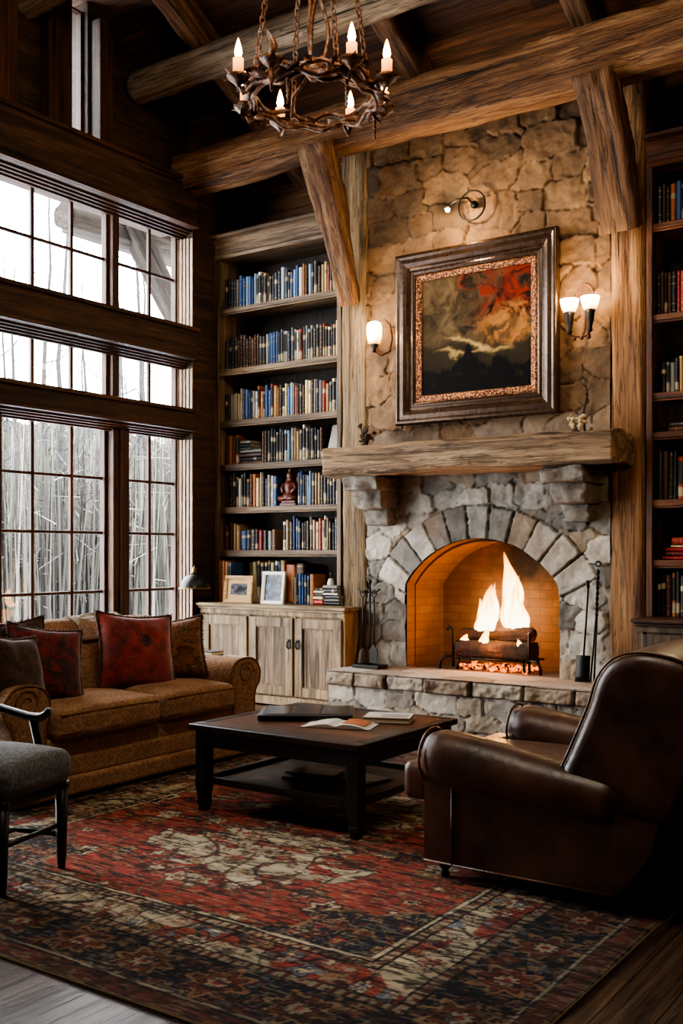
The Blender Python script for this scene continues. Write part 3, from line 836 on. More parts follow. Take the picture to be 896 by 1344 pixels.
# ------------------------------------------------------------------ the fire
GX, GY = -4.0, 8.13
gr = thing('fire_grate', (GX, GY, ZH), 'black iron log grate standing in the arched firebox', 'fire grate')
m = MB()
for y in (GY - .14, GY + .16): m.tube([(GX - .36, y, ZH + .10), (GX + .36, y, ZH + .10)], .011, 6)
for k in range(11): m.tube([(GX - .34 + .068 * k, GY - .16, ZH + .10), (GX - .34 + .068 * k, GY + .18, ZH + .10)], .008, 6)
m.build('grate_bars', IRON, gr)
for sx in (-1, 1):
    m = MB()
    m.tube([(GX + sx * .36, GY - .14, ZH + .02), (GX + sx * .36, GY - .14, ZH + .34), (GX + sx * .40, GY - .14, ZH + .37), (GX + sx * .42, GY - .14, ZH + .34)], .013, 8)
    m.tube([(GX + sx * .36, GY - .14, ZH + .11), (GX + sx * .43, GY - .16, ZH + .11), (GX + sx * .47, GY - .17, ZH + .07), (GX + sx * .475, GY - .17, ZH)], .012, 8)
    m.build('andiron', IRON, gr)
for sx in (-1, 1):
    for y in (GY - .14, GY + .16):
        m = MB(); m.tube([(GX + sx * .30, y, ZH + .10), (GX + sx * .32, y, ZH)], .012, 8); m.build('leg', IRON, gr)
char = NT('charred_log'); v = char.coord((1, 1, 1)); nn = char.noise(v, 16, 6, .7); vo = char.nd('TexVoronoi', dict(feature='DISTANCE_TO_EDGE'), Vector=v, Scale=22.)
char.col(char.ramp(nn, [(.3, lin('#0c0806')), (.6, lin('#2b1c13')), (.8, lin('#5a4030'))])); char.bump(nn, .9, .02)
em = char.math('MULTIPLY', char.ramp(vo.outputs[0], [(.0, 1.), (.06, 0.)]), char.ramp(char.noise(v, 4, 2), [(.5, 0.), (.66, 1.)]))
char.set(Emission_Color=lin4('#ff4a0c'), Emission_Strength=char.math('MULTIPLY', em, .18), Roughness=.95); char = char.m
lab = ['charred log along the front of the iron grate', 'charred log at the back of the iron grate', 'short burning log propped across the grate, end up to the right', 'split log lying on top to the left of the flames']
for k, (a, b, r) in enumerate((((-.34, -.08, .18), (.34, -.06, .19), .07), ((-.30, .10, .18), (.32, .09, .18), .065), ((-.02, .03, .30), (.34, -.02, .32), .06), ((-.33, 0, .30), (.02, .03, .29), .055))):
    a = Vector(a) + Vector((GX, GY, ZH)); b = Vector(b) + Vector((GX, GY, ZH))
    o = hewn('fire_log', a, b, r * 2, r * 2, char, seed=50 + k, rough=.016, rnd=1, nl=30); tag(o, lab[k], 'firewood', 'logs burning in the grate')
m = MB(); rr = random.Random(4)
for k in range(170):
    m.blob((GX + rr.uniform(-.32, .32), GY + rr.uniform(-.14, .15), ZH + rr.uniform(.005, .04)), (rr.uniform(.01, .028), rr.uniform(.01, .028), rr.uniform(.008, .018)), 6, 4)
eb = NT('embers'); v = eb.coord(); q = eb.noise(v, 24, 3)
eb.col(lin('#20100a')); eb.set(Emission_Color=lin4('#ff7218'), Emission_Strength=eb.math('MULTIPLY', eb.ramp(q, [(.42, 0.), (.66, 1.)]), 3.), Roughness=.9)
tag(m.build('embers', eb.m), 'bed of glowing embers under the grate', 'embers', None, 'stuff')
# flames: layered tongues, hot at the foot
fl = NT('flame'); fl.n.remove(fl.b)
co = fl.nd('TexCoord'); sz = fl.nd('SeparateXYZ', Vector=co.outputs['Generated'])
lw = fl.nd('LayerWeight', Blend=.35)
nzz = fl.noise(co.outputs['Object'], 9, 3)
hh = fl.math('ADD', sz.outputs[2], fl.math('MULTIPLY', fl.math('SUBTRACT', nzz, .5), .35))
core = fl.math('SUBTRACT', 1., lw.outputs['Facing'], True)
cc = fl.ramp(fl.math('MULTIPLY', core, fl.math('SUBTRACT', 1.25, fl.math('MULTIPLY', hh, .75))), [(.0, lin('#ff3c04')), (.3, lin('#ff8416')), (.62, lin('#ffc259')), (.9, lin('#fff0c4'))])
ee = fl.nd('Emission', Color=cc, Strength=3.4)
al = fl.math('MULTIPLY', fl.ramp(core, [(.12, 0.), (.62, 1.)]), fl.ramp(hh, [(.70, 1.), (1.02, 0.)]))
tt = fl.nd('BsdfTransparent'); mx = fl.nd('MixShader', Fac=al)
fl.l(tt.outputs[0], mx.inputs[1]); fl.l(ee.outputs[0], mx.inputs[2]); fl.l(mx.outputs[0], fl.out.inputs[0]); fl = fl.m
flame = thing('fire', (GX, GY, ZH + .2), 'bright yellow fire burning on the logs in the grate', 'fire')
def tongue(x, y, z, h, w, seed, lean=0):
    r = random.Random(seed); mb = MB(); rr = []
    ph = r.uniform(0, 6)
    K = 26
    for k in range(K + 1):
        t = k / K
        rad = w * (.35 + .65 * math.sin(PI * min(1, t * 1.25 + .22)) if t < .5 else (1 - t) ** .85 * 1.55) if t < .98 else .004
        rad = w * max(.02, (math.sin(PI * (t ** .62))) ** .9 * (1 - .25 * t))
        ox = math.sin(t * 5 + ph) * w * .35 * t + lean * t * h; oy = math.cos(t * 4 + ph) * w * .25 * t
        ring = []
        for j in range(18):
            a = 2 * PI * j / 18; q = 1 + .22 * math.sin(3 * a + ph + t * 4) + .16 * math.sin(5 * a - t * 9)
            ring.append((x + ox + rad * q * math.cos(a), y + oy + rad * q * .7 * math.sin(a), z + h * t))
        rr.append(ring)
    mb.rings(rr); mb.build('flame', fl, flame)
for k, (dx, dy, z, h, w, ln) in enumerate(((.10, .05, .33, .70, .105, -.03), (.16, .02, .33, .50, .07, .02), (.23, .02, .33, .30, .05, .03), (-.10, .02, .30, .46, .075, .05), (-.17, .0, .30, .34, .06, .04), (-.08, -.09, .16, .22, .05, .05), (-.27, -.08, .22, .09, .04, 0), (.05, .09, .45, .36, .045, .02), (.24, -.1, .19, .10, .03, 0), (-.06, .06, .40, .36, .04, .03))):
    tongue(GX + dx, GY + dy, ZH + z, h, w, 70 + k, ln)
light('fire_light', 'POINT', (GX + .06, GY + .02, ZH + .46), 34, (1, .40, .10), .14)
light('fire_glow', 'POINT', (GX, GY - .16, ZH + .22), 8, (1, .38, .10), .12)

# ------------------------------------------------------------------ fireplace tools
ts = thing('fireplace_tool_stand', (-4.99, 7.62, ZH), 'black iron fireplace tool stand on the left end of the hearth', 'tool stand')
x, y, z = ts.location
m = MB(); m.box(x - .14, x + .14, y - .08, y + .08, z + .0, z + .035); m.build('base', IRON, ts, bevel=.008)
m = MB(); m.tube([(x, y, z + .03), (x, y, z + .74)], .009, 8); m.blob((x, y, z + .76), (.018, .018, .026))
m.build('post', IRON, ts)
m = MB(); m.tube([(x - .12, y - .02, z + .70), (x - .06, y - .02, z + .66), (x, y, z + .67), (x + .06, y - .02, z + .66), (x + .12, y - .02, z + .70)], .007, 6); m.tube([(x, y - .09, z + .69), (x, y, z + .66), (x, y + .08, z + .69)], .006, 6)
m.build('hook_arm', IRON, ts)
def ring(c, r, t, ax='y', n=16):
    out = []
    for k in range(n):
        a = 2 * PI * k / n
        out.append((c[0] + r * math.cos(a), c[1], c[2] + r * math.sin(a)) if ax == 'y' else (c[0], c[1] + r * math.cos(a), c[2] + r * math.sin(a)) if ax == 'x' else (c[0] + r * math.cos(a), c[1] + r * math.sin(a), c[2]))
    return out
o = thing('fireplace_brush', (x - .06, y - .02, z + .04), 'hearth brush hanging on the left of the tool stand', 'fireplace tool', 'fireplace tools'); 
m = MB(); m.tube([(x - .06, y - .025, z + .16), (x - .06, y - .025, z + .63)], .006, 6); m.tube(ring((x - .06, y - .025, z + .655), .025, 0), .005, 6, closed=True); m.build('handle', IRON, o)
m = MB(); m.lathe([(.012, .17), (.03, .14), (.042, .05), (.04, .045)], (x - .06, y - .025, z), 12); m.build('bristles', plain('bristle', '#2a1a10', .9, 0, .9, 90, .5), o)
o = thing('ash_shovel', (x + .06, y - .025, z + .04), 'small ash shovel hanging on the right of the tool stand', 'fireplace tool', 'fireplace tools')
m = MB(); m.tube([(x + .06, y - .025, z + .20), (x + .06, y - .025, z + .63)], .006, 6); m.tube(ring((x + .06, y - .025, z + .655), .025, 0), .005, 6, closed=True); m.build('handle', IRON, o)
m = MB(); m.prism([(x + .02, z + .05), (x + .10, z + .05), (x + .105, z + .16), (x + .06, z + .22), (x + .015, z + .16)], 'y', y - .04, y - .03); m.build('blade', IRON, o, bevel=.002)
m = MB(); m.tube([(x - .19, y + .05, z + .015), (x - .165, y + .1, z + .35), (x - .13, y + .17, z + .70)], .007, 6); m.tube([(x - .13, y + .17, z + .70), (x - .135, y + .155, z + .76), (x - .15, y + .15, z + .75)], .01, 6)
tag(m.build('fire_poker', IRON), 'thin iron poker leaning on the column behind the tool stand', 'fireplace tool', 'fireplace tools')
o = thing('fire_shovel', (-3.06, 7.78, ZH), 'long-handled black fire shovel leaning right of the arch', 'fireplace tool', 'fireplace tools')
m = MB(); m.tube([(-3.065, 7.74, ZH + .20), (-3.05, 7.80, ZH + .74)], .008, 8); m.tube([(-3.05, 7.80, ZH + .74), (-3.055, 7.795, ZH + .80)], .014, 8); m.build('handle', IRON, o)
m = MB(); m.patch((-3.125, 7.705, ZH + .005), (1, 0, 0), (0, .12, .99), (0, -1, .1), .12, .21, .015, lambda u, v: (.02 * np.cos((u - .06) * 26) * (v > .02) - .0, np.full(u.shape + (3,), .02)))
m.build('blade', IRON, o)
o = thing('fire_tongs', (-2.985, 7.77, ZH), 'ornate twisted iron tongs leaning beside the fire shovel', 'fireplace tool', 'fireplace tools')
m = MB(); m.tube([(-2.995, 7.70, ZH + .01), (-2.985, 7.80, ZH + .52)], .008, 6); m.tube([(-2.965, 7.70, ZH + .01), (-2.98, 7.80, ZH + .52)], .008, 6); m.build('leg', IRON, o)
m = MB()
for k in range(9): m.blob((-2.983, 7.80 + .004 * k, ZH + .53 + .042 * k), (.015, .012, .024), 8, 5)
m.tube(ring((-2.983, 7.835, ZH + .93), .02, 0), .006, 6, closed=True)
m.build('handle', IRON, o)

# ------------------------------------------------------------------ painting
pc = thing('framed_painting', (-4.065, 7.80, 2.57), 'large dark landscape painting in a heavy bronze frame above the mantel', 'painting')
PX0, PX1, PZ0, PZ1, PY = -4.83, -3.30, 2.57, 4.07, 7.835
prf = [(0, 0), (0, .055), (.012, .068), (.03, .07), (.05, .06), (.085, .062), (.115, .05), (.13, .03), (.145, .028), (.165, .036), (.185, .030), (.195, .012), (.195, 0)]
def mould(mb, x0, x1, z0, z1, pr, y):
    rr = []
    for cx, cz, sx, sz in ((x0, z0, 1, 1), (x1, z0, -1, 1), (x1, z1, -1, -1), (x0, z1, 1, -1)):
        rr.append([(cx + sx * a, y - b, cz + sz * a) for a, b in pr])
    mb.rings(rr, 0, False, True)
BRZ = plain('bronze_frame', '#3f2c1d', .26, .5, .25, 22, .35)
m = MB(); mould(m, PX0, PX1, PZ0, PZ1, prf, PY); m.build('frame', BRZ, pc, bevel=.004)
gold = NT('gilt_liner'); v = gold.coord(); vo = gold.nd('TexVoronoi', Vector=v, Scale=70.)
gold.col(gold.ramp(vo.outputs[0], [(.15, lin('#c48d48')), (.5, lin('#6e3a1d')), (.8, lin('#3c1b10'))])); gold.bump(vo.outputs[0], .8, .006); gold.set(Metallic=.55, Roughness=.42)
m = MB(); mould(m, PX0 + .19, PX1 - .19, PZ0 + .19, PZ1 - .19, [(0, 0), (0, .018), (.015, .026), (.055, .018), (.062, .006), (.062, 0)], PY); m.build('gilt_liner', gold.m, pc)
def paint(u, v):
    x = u / 1.05; z = v / 1.02
    w1 = fbm(x * 5, z * 5, 6, 5) - .5; w2 = fbm(x * 5 + 7, z * 5 + 3, 6, 6) - .5
    X = x + .30 * w1; Z = z + .30 * w2
    n = fbm(X * 7, Z * 9, 6, 8); n2 = fbm(X * 17, Z * 17, 5, 9); pu = 1 - np.abs(2 * fbm(X * 8, Z * 8, 5, 10) - 1)
    sh = sstep(.2, .8, .5 * n + .3 * pu + .35 * (n2 - .35))
    sky = mixc(lin('#140e09'), lin('#6a5639'), sh)
    red = mixc(lin('#1a0806'), lin('#7c1f14'), sstep(.42, .8, .55 * n2 + .45 * pu)); ora = mixc(lin('#2a160b'), lin('#a8713a'), sstep(.35, .85, n2 * .6 + pu * .4))
    mr = sstep(.36, .60, X + .25 * (Z - .6)) * sstep(.46, .60, Z) * sstep(.25, .6, pu + .25)
    mo = sstep(.44, .66, X + .1 * w2) * sstep(.36, .46, Z) * (1 - sstep(.52, .68, Z - .25 * (X - .6))) * sstep(.35, .6, n2 + .1)
    c = mixc(sky, red, mr * .9 * sstep(.3, .55, n + .15 * (X - .3))); c = mixc(c, ora, mo * .95)
    c = mixc(c, np.array(lin('#130d09')), sstep(.30, .0, X) * .55 * (z < .7))
    strk = np.exp(-((Z - .40 - .05 * np.sin(X * 7)) / .020) ** 2) * sstep(.18, .35, X) * (1 - sstep(.7, .95, X)) + .7 * np.exp(-((Z - .33 - .03 * np.sin(X * 9 + 1)) / .014) ** 2) * sstep(.12, .3, X) * (1 - sstep(.5, .9, X))
    low = sstep(.46, .34, Z); c = mixc(c, np.array(lin('#1c160f')), low * .85)
    c = mixc(c, np.array(lin('#c9a566')), np.clip(strk, 0, 1) * (.3 + .9 * n2))
    tree = .14 + .16 * fbm(x * 16, x * 0, 5, 11) + .13 * np.exp(-((x - .45) / .13) ** 2) + .06 * np.exp(-((x - .74) / .07) ** 2)
    c = mixc(c, np.array(lin('#090807')), sstep(-.01, .03, tree - z + .10 * (n2 - .5)))
    c = mixc(c, np.array(lin('#33240f')), (z < tree - .05) * sstep(.58, .8, n2) * .5)
    return 0 * u, c
m = MB(); m.patch((PX0 + .24, PY - .008, PZ0 + .24), (1, 0, 0), (0, 0, 1), (0, -1, 0), 1.05, 1.02, .0035, paint)
m.build('canvas', vcol('oil_paint', .75, 150, .25, .25, .002, .08), pc)
# picture light
pl = thing('picture_light', (-4.09, 7.82, 4.36), 'small round picture light on the stones above the painting', 'picture light')
m = MB(); m.tube(ring((-4.075, 7.79, 4.38), .125, 0, 'y', 28), .008, 8, closed=True); m.build('ring', IRON, pl)
m = MB(); m.lathe([(.0, .0), (.03, .0), (.034, -.03), (.01, -.05)], (-4.06, 7.83, 4.39), 14, ax='y'); m.build('back_plate', IRON, pl)
m = MB(); m.tube([(-4.06, 7.79, 4.39), (-4.07, 7.70, 4.42), (-4.14, 7.66, 4.41), (-4.22, 7.66, 4.37)], .008, 8)
m.lathe([(.012, 0), (.03, -.012), (.042, -.045), (.040, -.045), (.0, -.02)], (-4.235, 7.66, 4.385), 14); m.build('arm', IRON, pl)
BULB = emis('warm_bulb', '#ffd9a0', 30)
m = MB(); m.blob((-4.235, 7.66, 4.345), (.022, .022, .026)); m.build('bulb', BULB, pl)
light('picture_lamp', 'POINT', (-4.20, 7.58, 4.30), 14, (1, .72, .40), .03)
# wall lamps
SHADE = NT('frosted_glass'); v = SHADE.coord(which='Generated'); sz = SHADE.nd('SeparateXYZ', Vector=v)
SHADE.col(lin('#f5dcae')); SHADE.set(Roughness=.3, Emission_Color=SHADE.ramp(sz.outputs[2], [(.0, lin('#ff9c3c')), (.35, lin('#ffd28a')), (1., lin('#ffe8bb'))]), Emission_Strength=SHADE.ramp(sz.outputs[2], [(0., .12), (.35, .8), (1., 1.)]))
_s = SHADE.nd('Math', dict(operation='MULTIPLY'), i1=7.); SHADE.l(SHADE.b.inputs['Emission Strength'].links[0].from_socket, _s.inputs[0]); SHADE.l(_s.outputs[0], SHADE.b.inputs['Emission Strength']); SHADE = SHADE.m
def cup(o, x, y, z, s=1.):
    m = MB(); m.lathe([(.030 * s, 0), (.05 * s, .012 * s), (.066 * s, .06 * s), (.074 * s, .105 * s), (.071 * s, .105 * s), (.060 * s, .06 * s), (.044 * s, .016 * s), (.0, .012 * s)], (x, y, z), 20); m.build('shade', SHADE, o)
    m = MB(); m.lathe([(.008 * s, -.17 * s), (.022 * s, -.16 * s), (.016 * s, -.13 * s), (.03 * s, -.08 * s), (.036 * s, -.02 * s), (.044 * s, .0), (.034 * s, .006 * s)], (x, y, z), 14); m.build('socket', IRON, o)
sc = thing('wall_sconce', (-3.08, 7.83, 3.18), 'twin-shade iron wall sconce right of the painting', 'wall lamp', 'wall lamps')
for dx in (-.085, .085): cup(sc, -3.09 + dx, 7.72, 3.34)
m = MB(); m.tube([(-3.175, 7.72, 3.19), (-3.15, 7.75, 3.16), (-3.09, 7.77, 3.15), (-3.03, 7.75, 3.16), (-3.005, 7.72, 3.19)], .011, 8)
m.tube([(-3.09, 7.77, 3.15), (-3.09, 7.82, 3.22), (-3.085, 7.83, 3.36), (-3.085, 7.82, 3.48)], .011, 8)
m.tube([(-3.085 + .065 * math.cos(a), 7.815, 3.50 + .075 * math.sin(a)) for a in [PI * k / 12 - .35 for k in range(17)]], .009, 8)
m.tube([(-3.085 + .04 * math.cos(a), 7.81, 3.50 + .045 * math.sin(a)) for a in [PI * k / 12 - .9 for k in range(22)]], .006, 8)
for dx in (-.06, 0, .06): m.blob((-3.09 + dx, 7.76, 3.145), (.018, .018, .022), 8, 6)
m.build('bracket', RUST, sc)
for dx in (-.085, .085): light('sconce_lamp', 'POINT', (-3.09 + dx, 7.70, 3.52), 4., (1, .74, .45), .04)
light('sconce_lamp', 'POINT', (-3.09, 7.56, 3.36), 6, (1, .74, .45), .05)
s2 = thing('wall_sconce', (-5.0, 7.84, 3.28), 'single-shade iron wall sconce left of the painting', 'wall lamp', 'wall lamps')
m = MB(); m.lathe([(.03, 0), (.052, .012), (.066, .07), (.070, .15), (.060, .19), (.03, .205), (.0, .21)], (-5.01, 7.72, 3.30), 20); m.build('shade', SHADE, s2)
m = MB(); m.lathe([(.006, -.07), (.02, -.06), (.014, -.04), (.04, .0), (.036, .006)], (-5.01, 7.72, 3.30), 14); m.build('socket', IRON, s2)
m = MB(); m.tube([(-5.01, 7.72, 3.24), (-4.97, 7.78, 3.21), (-4.91, 7.82, 3.25), (-4.885, 7.82, 3.36), (-4.90, 7.81, 3.48), (-4.95, 7.80, 3.53), (-5.0, 7.79, 3.53)], .009, 8); m.build('bracket', RUST, s2)
light('sconce_lamp', 'POINT', (-5.0, 7.6, 3.40), 8.0, (1, .74, .45), .05)
light('sconce_lamp', 'POINT', (-5.0, 7.70, 3.56), 2.5, (1, .74, .45), .04)

# dried sprigs on the mantel
def sprig(name, base, label, n, hgt, cstem, cflower, seed, spread, cat):
    r = random.Random(seed); o = thing(name, base, label, cat)
    st = MB(); fw = MB(); b = Vector(base)
    for k in range(n):
        t = b + Vector((r.uniform(-spread, spread), r.uniform(-.03, .05), hgt * r.uniform(.35, 1)))
        mid = b.lerp(t, .5) + Vector((r.uniform(-.02, .02), 0, r.uniform(0, .03)))
        st.tube([b + Vector((r.uniform(-.015, .015), r.uniform(-.015, .015), .03)), mid, t], [.005, .004, .003], 5)
        for q in range(5):
            p = mid.lerp(t, r.uniform(0, 1.05)) + Vector((r.uniform(-.02, .02), r.uniform(-.02, .02), r.uniform(-.02, .02)))
            s = r.uniform(.010, .022); fw.blob(p, (s, s, s * .8), 7, 5)
    st.lathe([(.035, 0), (.04, .012), (.028, .04), (.012, .05)], b, 10)
    st.build('stems', plain(name + '_stem', cstem, .8, 0, .5, 60, .4), o); fw.build('blossoms', plain(name + '_bloom', cflower, .9, 0, .4, 70, .35), o)
sprig('dried_flowers', (-3.11, 7.68, 2.375), 'pale dried flowers on twigs at the right end of the mantel', 13, .17, '#3a281a', '#b9a585', 3, .08, 'dried flowers')
m = MB(); rr_ = random.Random(6); m.tube([(-3.08, 7.80, 2.39), (-3.10, 7.82, 2.55), (-3.07, 7.825, 2.7), (-3.09, 7.82, 2.83)], [.012, .01, .008, .005], 6)
for q in ((2.5, .05), (2.6, -.05), (2.7, .045), (2.76, -.03)): m.tube([(-3.085, 7.82, q[0]), (-3.085 + q[1], 7.80, q[0] + .05)], [.006, .003], 5)
tag(m.build('twig', plain('twig_bark', '#2a1c12', .9, 0, .6, 50, .3)), 'bare dark twig standing against the stones at the mantel right', 'twig')
sprig('dried_seed_heads', (-5.03, 7.6, 2.37), 'dark dried seed heads at the left end of the mantel', 14, .22, '#20140d', '#3b2517', 9, .05, 'dried flowers')
# ================================================================== bookcases and cabinets
SHZ = [3.90, 3.29, 2.77, 2.33, 1.90, 1.47]
def bookcase(x0, x1, label, tops, tone):
    W = tone
    o = thing('bookcase', ((x0 + x1) / 2, 8.1, .955), label, 'bookcase', None)
    for a, b in ((x0, x0 + .045), (x1 - .045, x1)):
        m = MB(); m.box(a, b, 7.87, 8.33, .955, 4.62); m.box(a - .0, b + .0, 7.85, 7.87, .955, 4.40); m.build('side_panel', W['z'], o, bevel=.004)
    m = MB(); m.box(x0 + .045, x1 - .045, 8.29, 8.33, .955, 4.62)
    m.build('back_panel', wood('#1d130c', '#3b291b', '#57402b', 'z', plank=(.2, 4, 'x')), o)
    for z in tops:
        m = MB(); m.box(x0 + .045, x1 - .045, 7.885, 8.29, z - .035, z); m.box(x0 + .03, x1 - .03, 7.868, 7.89, z - .045, z + .002); m.box(x0 + .03, x1 - .03, 7.876, 7.89, z - .062, z - .045)
        m.build('shelf', W['x'], o, bevel=.005)
    m = MB(); m.box(x0, x1, 7.86, 8.29, 4.40, 4.60)
    m.prism([(7.86, 4.40), (7.845, 4.40), (7.835, 4.43), (7.85, 4.445), (7.85, 4.55), (7.82, 4.585), (7.77, 4.60), (7.77, 4.63), (7.9, 4.63)], 'x', x0 - .0, x1 + .0)
    m.build('crown', W['x'], o, bevel=.003)
    return o
LX0, LX1 = -7.015, -5.465
bookcase(LX0, LX1, 'tall timber bookcase built between the windows and the fireplace column', SHZ, W_SHELF)
W_RED = {a: wood('#2a150b', '#5b331b', '#86532f', a, rough=.55) for a in 'xyz'}
RSH = [3.97, 3.27, 2.67, 2.37, 1.85, 1.39]
bookcase(-2.605, -.95, 'tall dark bookcase to the right of the fireplace, partly cut off', RSH, W_RED)

def cabinet(x0, x1, xs, label, xback, W, h=.955):
    """front boards, doors with frames and panels; xs = door edges"""
    yf = 7.60
    o = thing('cabinet', ((x0 + x1) / 2, 7.8, 0), label, 'cabinet')
    m = MB(); m.box(x0, x1, yf + .02, 7.82, .02, h - .05); m.box(min(x0, xback[0]), xback[1], 7.82, 8.33, .02, h - .05)
    m.box(x0, x1, yf + .0, yf + .03, .02, .10); m.box(x0, x1, yf, yf + .03, h - .10, h - .05)
    for e in xs: m.box(e - .012, e + .012, yf + .004, yf + .03, .10, h - .10)
    m.build('carcass', W['z'], o, bevel=.004)
    t = MB(); t.box(x0 - .03, x1 + .03, yf - .04, 7.83, h - .03, h); t.box(xback[0], xback[1], 7.83, 8.33, h - .03, h); t.box(x0 - .015, x1 + .015, yf - .02, 7.83, h - .055, h - .03)
    t.build('top', W['x'], o, bevel=.007)
    for k in range(len(xs) - 1):
        a, b = xs[k] + .016, xs[k + 1] - .016; z0, z1 = .115, h - .115
        d = MB(); r = .085
        d.box(a, a + r, yf - .018, yf + .02, z0, z1); d.box(b - r, b, yf - .018, yf + .02, z0, z1)
        d.box(a + r, b - r, yf - .017, yf + .02, z0, z0 + r); d.box(a + r, b - r, yf - .017, yf + .02, z1 - r, z1)
        do = d.build('door', W['z'], o, bevel=.004)
        LOC[do.name] = LOC[o.name]
        p = MB(); p.box(a + r, b - r, yf + .0, yf + .02, z0 + r, z1 - r); p.box(a + r, b - r, yf - .012, yf + .0, z0 + r, z0 + r + .012); p.box(a + r, b - r, yf - .012, yf, z1 - r - .012, z1 - r)
        p.build('panel', W['z2'], do)
        if k in (1, 2):
            hx = b - .035 if k == 1 else a + .035
            q = MB(); zz = .60
            q.box(hx - .02, hx + .02, yf - .022, yf - .017, zz - .045, zz + .045); q.tube([(hx, yf - .022, zz + .03), (hx, yf - .05, zz + .02), (hx, yf - .055, zz - .02), (hx, yf - .03, zz - .045)], .007, 6)
            q.build('handle', IRON, do, bevel=.002)
    return o
W_CAB['z2'] = wood('#4a3a2a', '#76604a', '#9a8467', 'z', rough=.7, sc=1.6, tag_='pan')
cabinet(-6.99, -5.25, (-6.96, -6.36, -5.81, -5.26), 'weathered three-door timber cabinet under the left bookcase', (-6.99, -5.47), W_CAB)
W_RED['z2'] = W_RED['z']
cabinet(-2.60, -.95, (-2.56, -2.02, -1.48, -.97), 'dark timber cabinet under the right bookcase, mostly hidden by the armchair', (-2.60, -.95), {'x': W_TRIM['x'], 'z': wood('#2c2018', '#564534', '#7b664d', 'z'), 'z2': wood('#2c2018', '#564534', '#7b664d', 'z')})

# ================================================================== books
bcov = NT('book_cloth'); oi = bcov.nd('ObjectInfo'); v = bcov.coord((1, 1, 1)); nn = bcov.noise(v, 30, 4)
bcov.col(bcov.mix(1., oi.outputs['Color'], bcov.ramp(nn, [(.3, .65), (.7, 1.)]), 'MULTIPLY')); bcov.set(Roughness=.5, Specular_IOR_Level=.4); bcov.bump(nn, .2, .003); bcov = bcov.m
bpag = plain('book_pages', '#cfc2a4', .9, 0, 0, 90, .12)
bgil = plain('book_gilding', '#b58f4a', .35, .6, 0, 60, .2)
blab = plain('book_label', '#a2957c', .7, 0, 0, 60, .15)
bdrk = plain('book_dark_label', '#1d1714', .6, 0, 0, 60, .15)
def book_mesh(kind):
    m = MB()
    zs = {0: [0, 1], 1: [0, .09, .10, .25, .26, .72, .73, .88, .89, 1], 2: [0, .14, .15, .62, .74, .752, 1], 3: [0, .06, .07, .2, .205, .34, .345, .48, .485, .62, .625, .8, .805, .93, .94, 1], 4: [0, .08, .30, .36, .9, 1]}[kind]
    mats = {0: [0], 1: [0, 2, 0, 2, 0, 2, 0, 2, 0], 2: [0, 2, 0, 3, 2, 0], 3: [0, 2, 0, 2, 0, 2, 0, 2, 0, 2, 0, 2, 0, 2, 0], 4: [0, 3, 0, 4, 0]}[kind]
    pr = [(-.5, .10), (-.46, .045), (-.3, .012), (0, 0), (.3, .012), (.46, .045), (.5, .10)]
    for i in range(len(zs) - 1):
        b = m.add([(p[0], p[1], zs[i]) for p in pr] + [(p[0], p[1], zs[i + 1]) for p in pr], [(j, j + 1, j + 8, j + 7) for j in range(6)], mats[i], True)
    t = .07
    for a, b in ((-.5, -.5 + t), (.5 - t, .5)): m.box(a, b, .08, 1, 0, 1)
    m.box(-.5 + t, .5 - t, .06, .96, .02, .975, 1)
    m.add([(p[0], p[1], .985) for p in pr] + [(.5 - t, .10, .985), (-.5 + t, .10, .985)], [(0, 1, 2, 3, 4, 5, 6, 7, 8)], 0)
    me = bpy.data.meshes.new('book'); me.from_pydata(m.v, [], m.f)
    for q in (bcov, bpag, bgil, blab, bdrk): me.materials.append(q)
    me.polygons.foreach_set('material_index', m.m); me.polygons.foreach_set('use_smooth', m.s); me.update(); return me
BM = [book_mesh(k) for k in range(5)]
BC = {'K': ('black', '#141315'), 'N': ('navy', '#182440'), 'B': ('blue', '#2f4f7f'), 'P': ('pale blue', '#7f9bb5'), 'G': ('grey', '#70706c'), 'C': ('cream', '#c9b98f'),
      'W': ('white', '#cfcabd'), 'T': ('tan', '#9b7b52'), 'R': ('red', '#7d2318'), 'O': ('orange brown', '#9a5527'), 'D': ('dark brown', '#3e2416'), 'S': ('charcoal', '#343438'), 'E': ('crimson', '#8d1e22'), 'M': ('maroon', '#55161a')}
ONES = 'first second third fourth fifth sixth seventh eighth ninth tenth eleventh twelfth thirteenth fourteenth fifteenth sixteenth seventeenth eighteenth nineteenth'.split()
def ordn(n):
    if n < 20: return ONES[n - 1]
    t = {2: ('twentieth', 'twenty-'), 3: ('thirtieth', 'thirty-'), 4: ('fortieth', 'forty-'), 5: ('fiftieth', 'fifty-')}[n // 10]
    return t[0] if n % 10 == 0 else t[1] + ONES[n % 10 - 1]
NB = [0]
rb = random.Random(21)
def book(loc, dim, ck, kind, label, group, rot=(0, 0, 0)):
    NB[0] += 1
    o = link('book', BM[kind], None, loc); o.scale = dim; o.rotation_euler = rot
    c = lin(BC[ck][1]); f = rb.uniform(.9, 1.7)
    o.color = tuple(min(1, x * f) for x in c) + (1,)
    LOC[o.name] = Vector(loc)
    return tag(o, label, 'book', group)
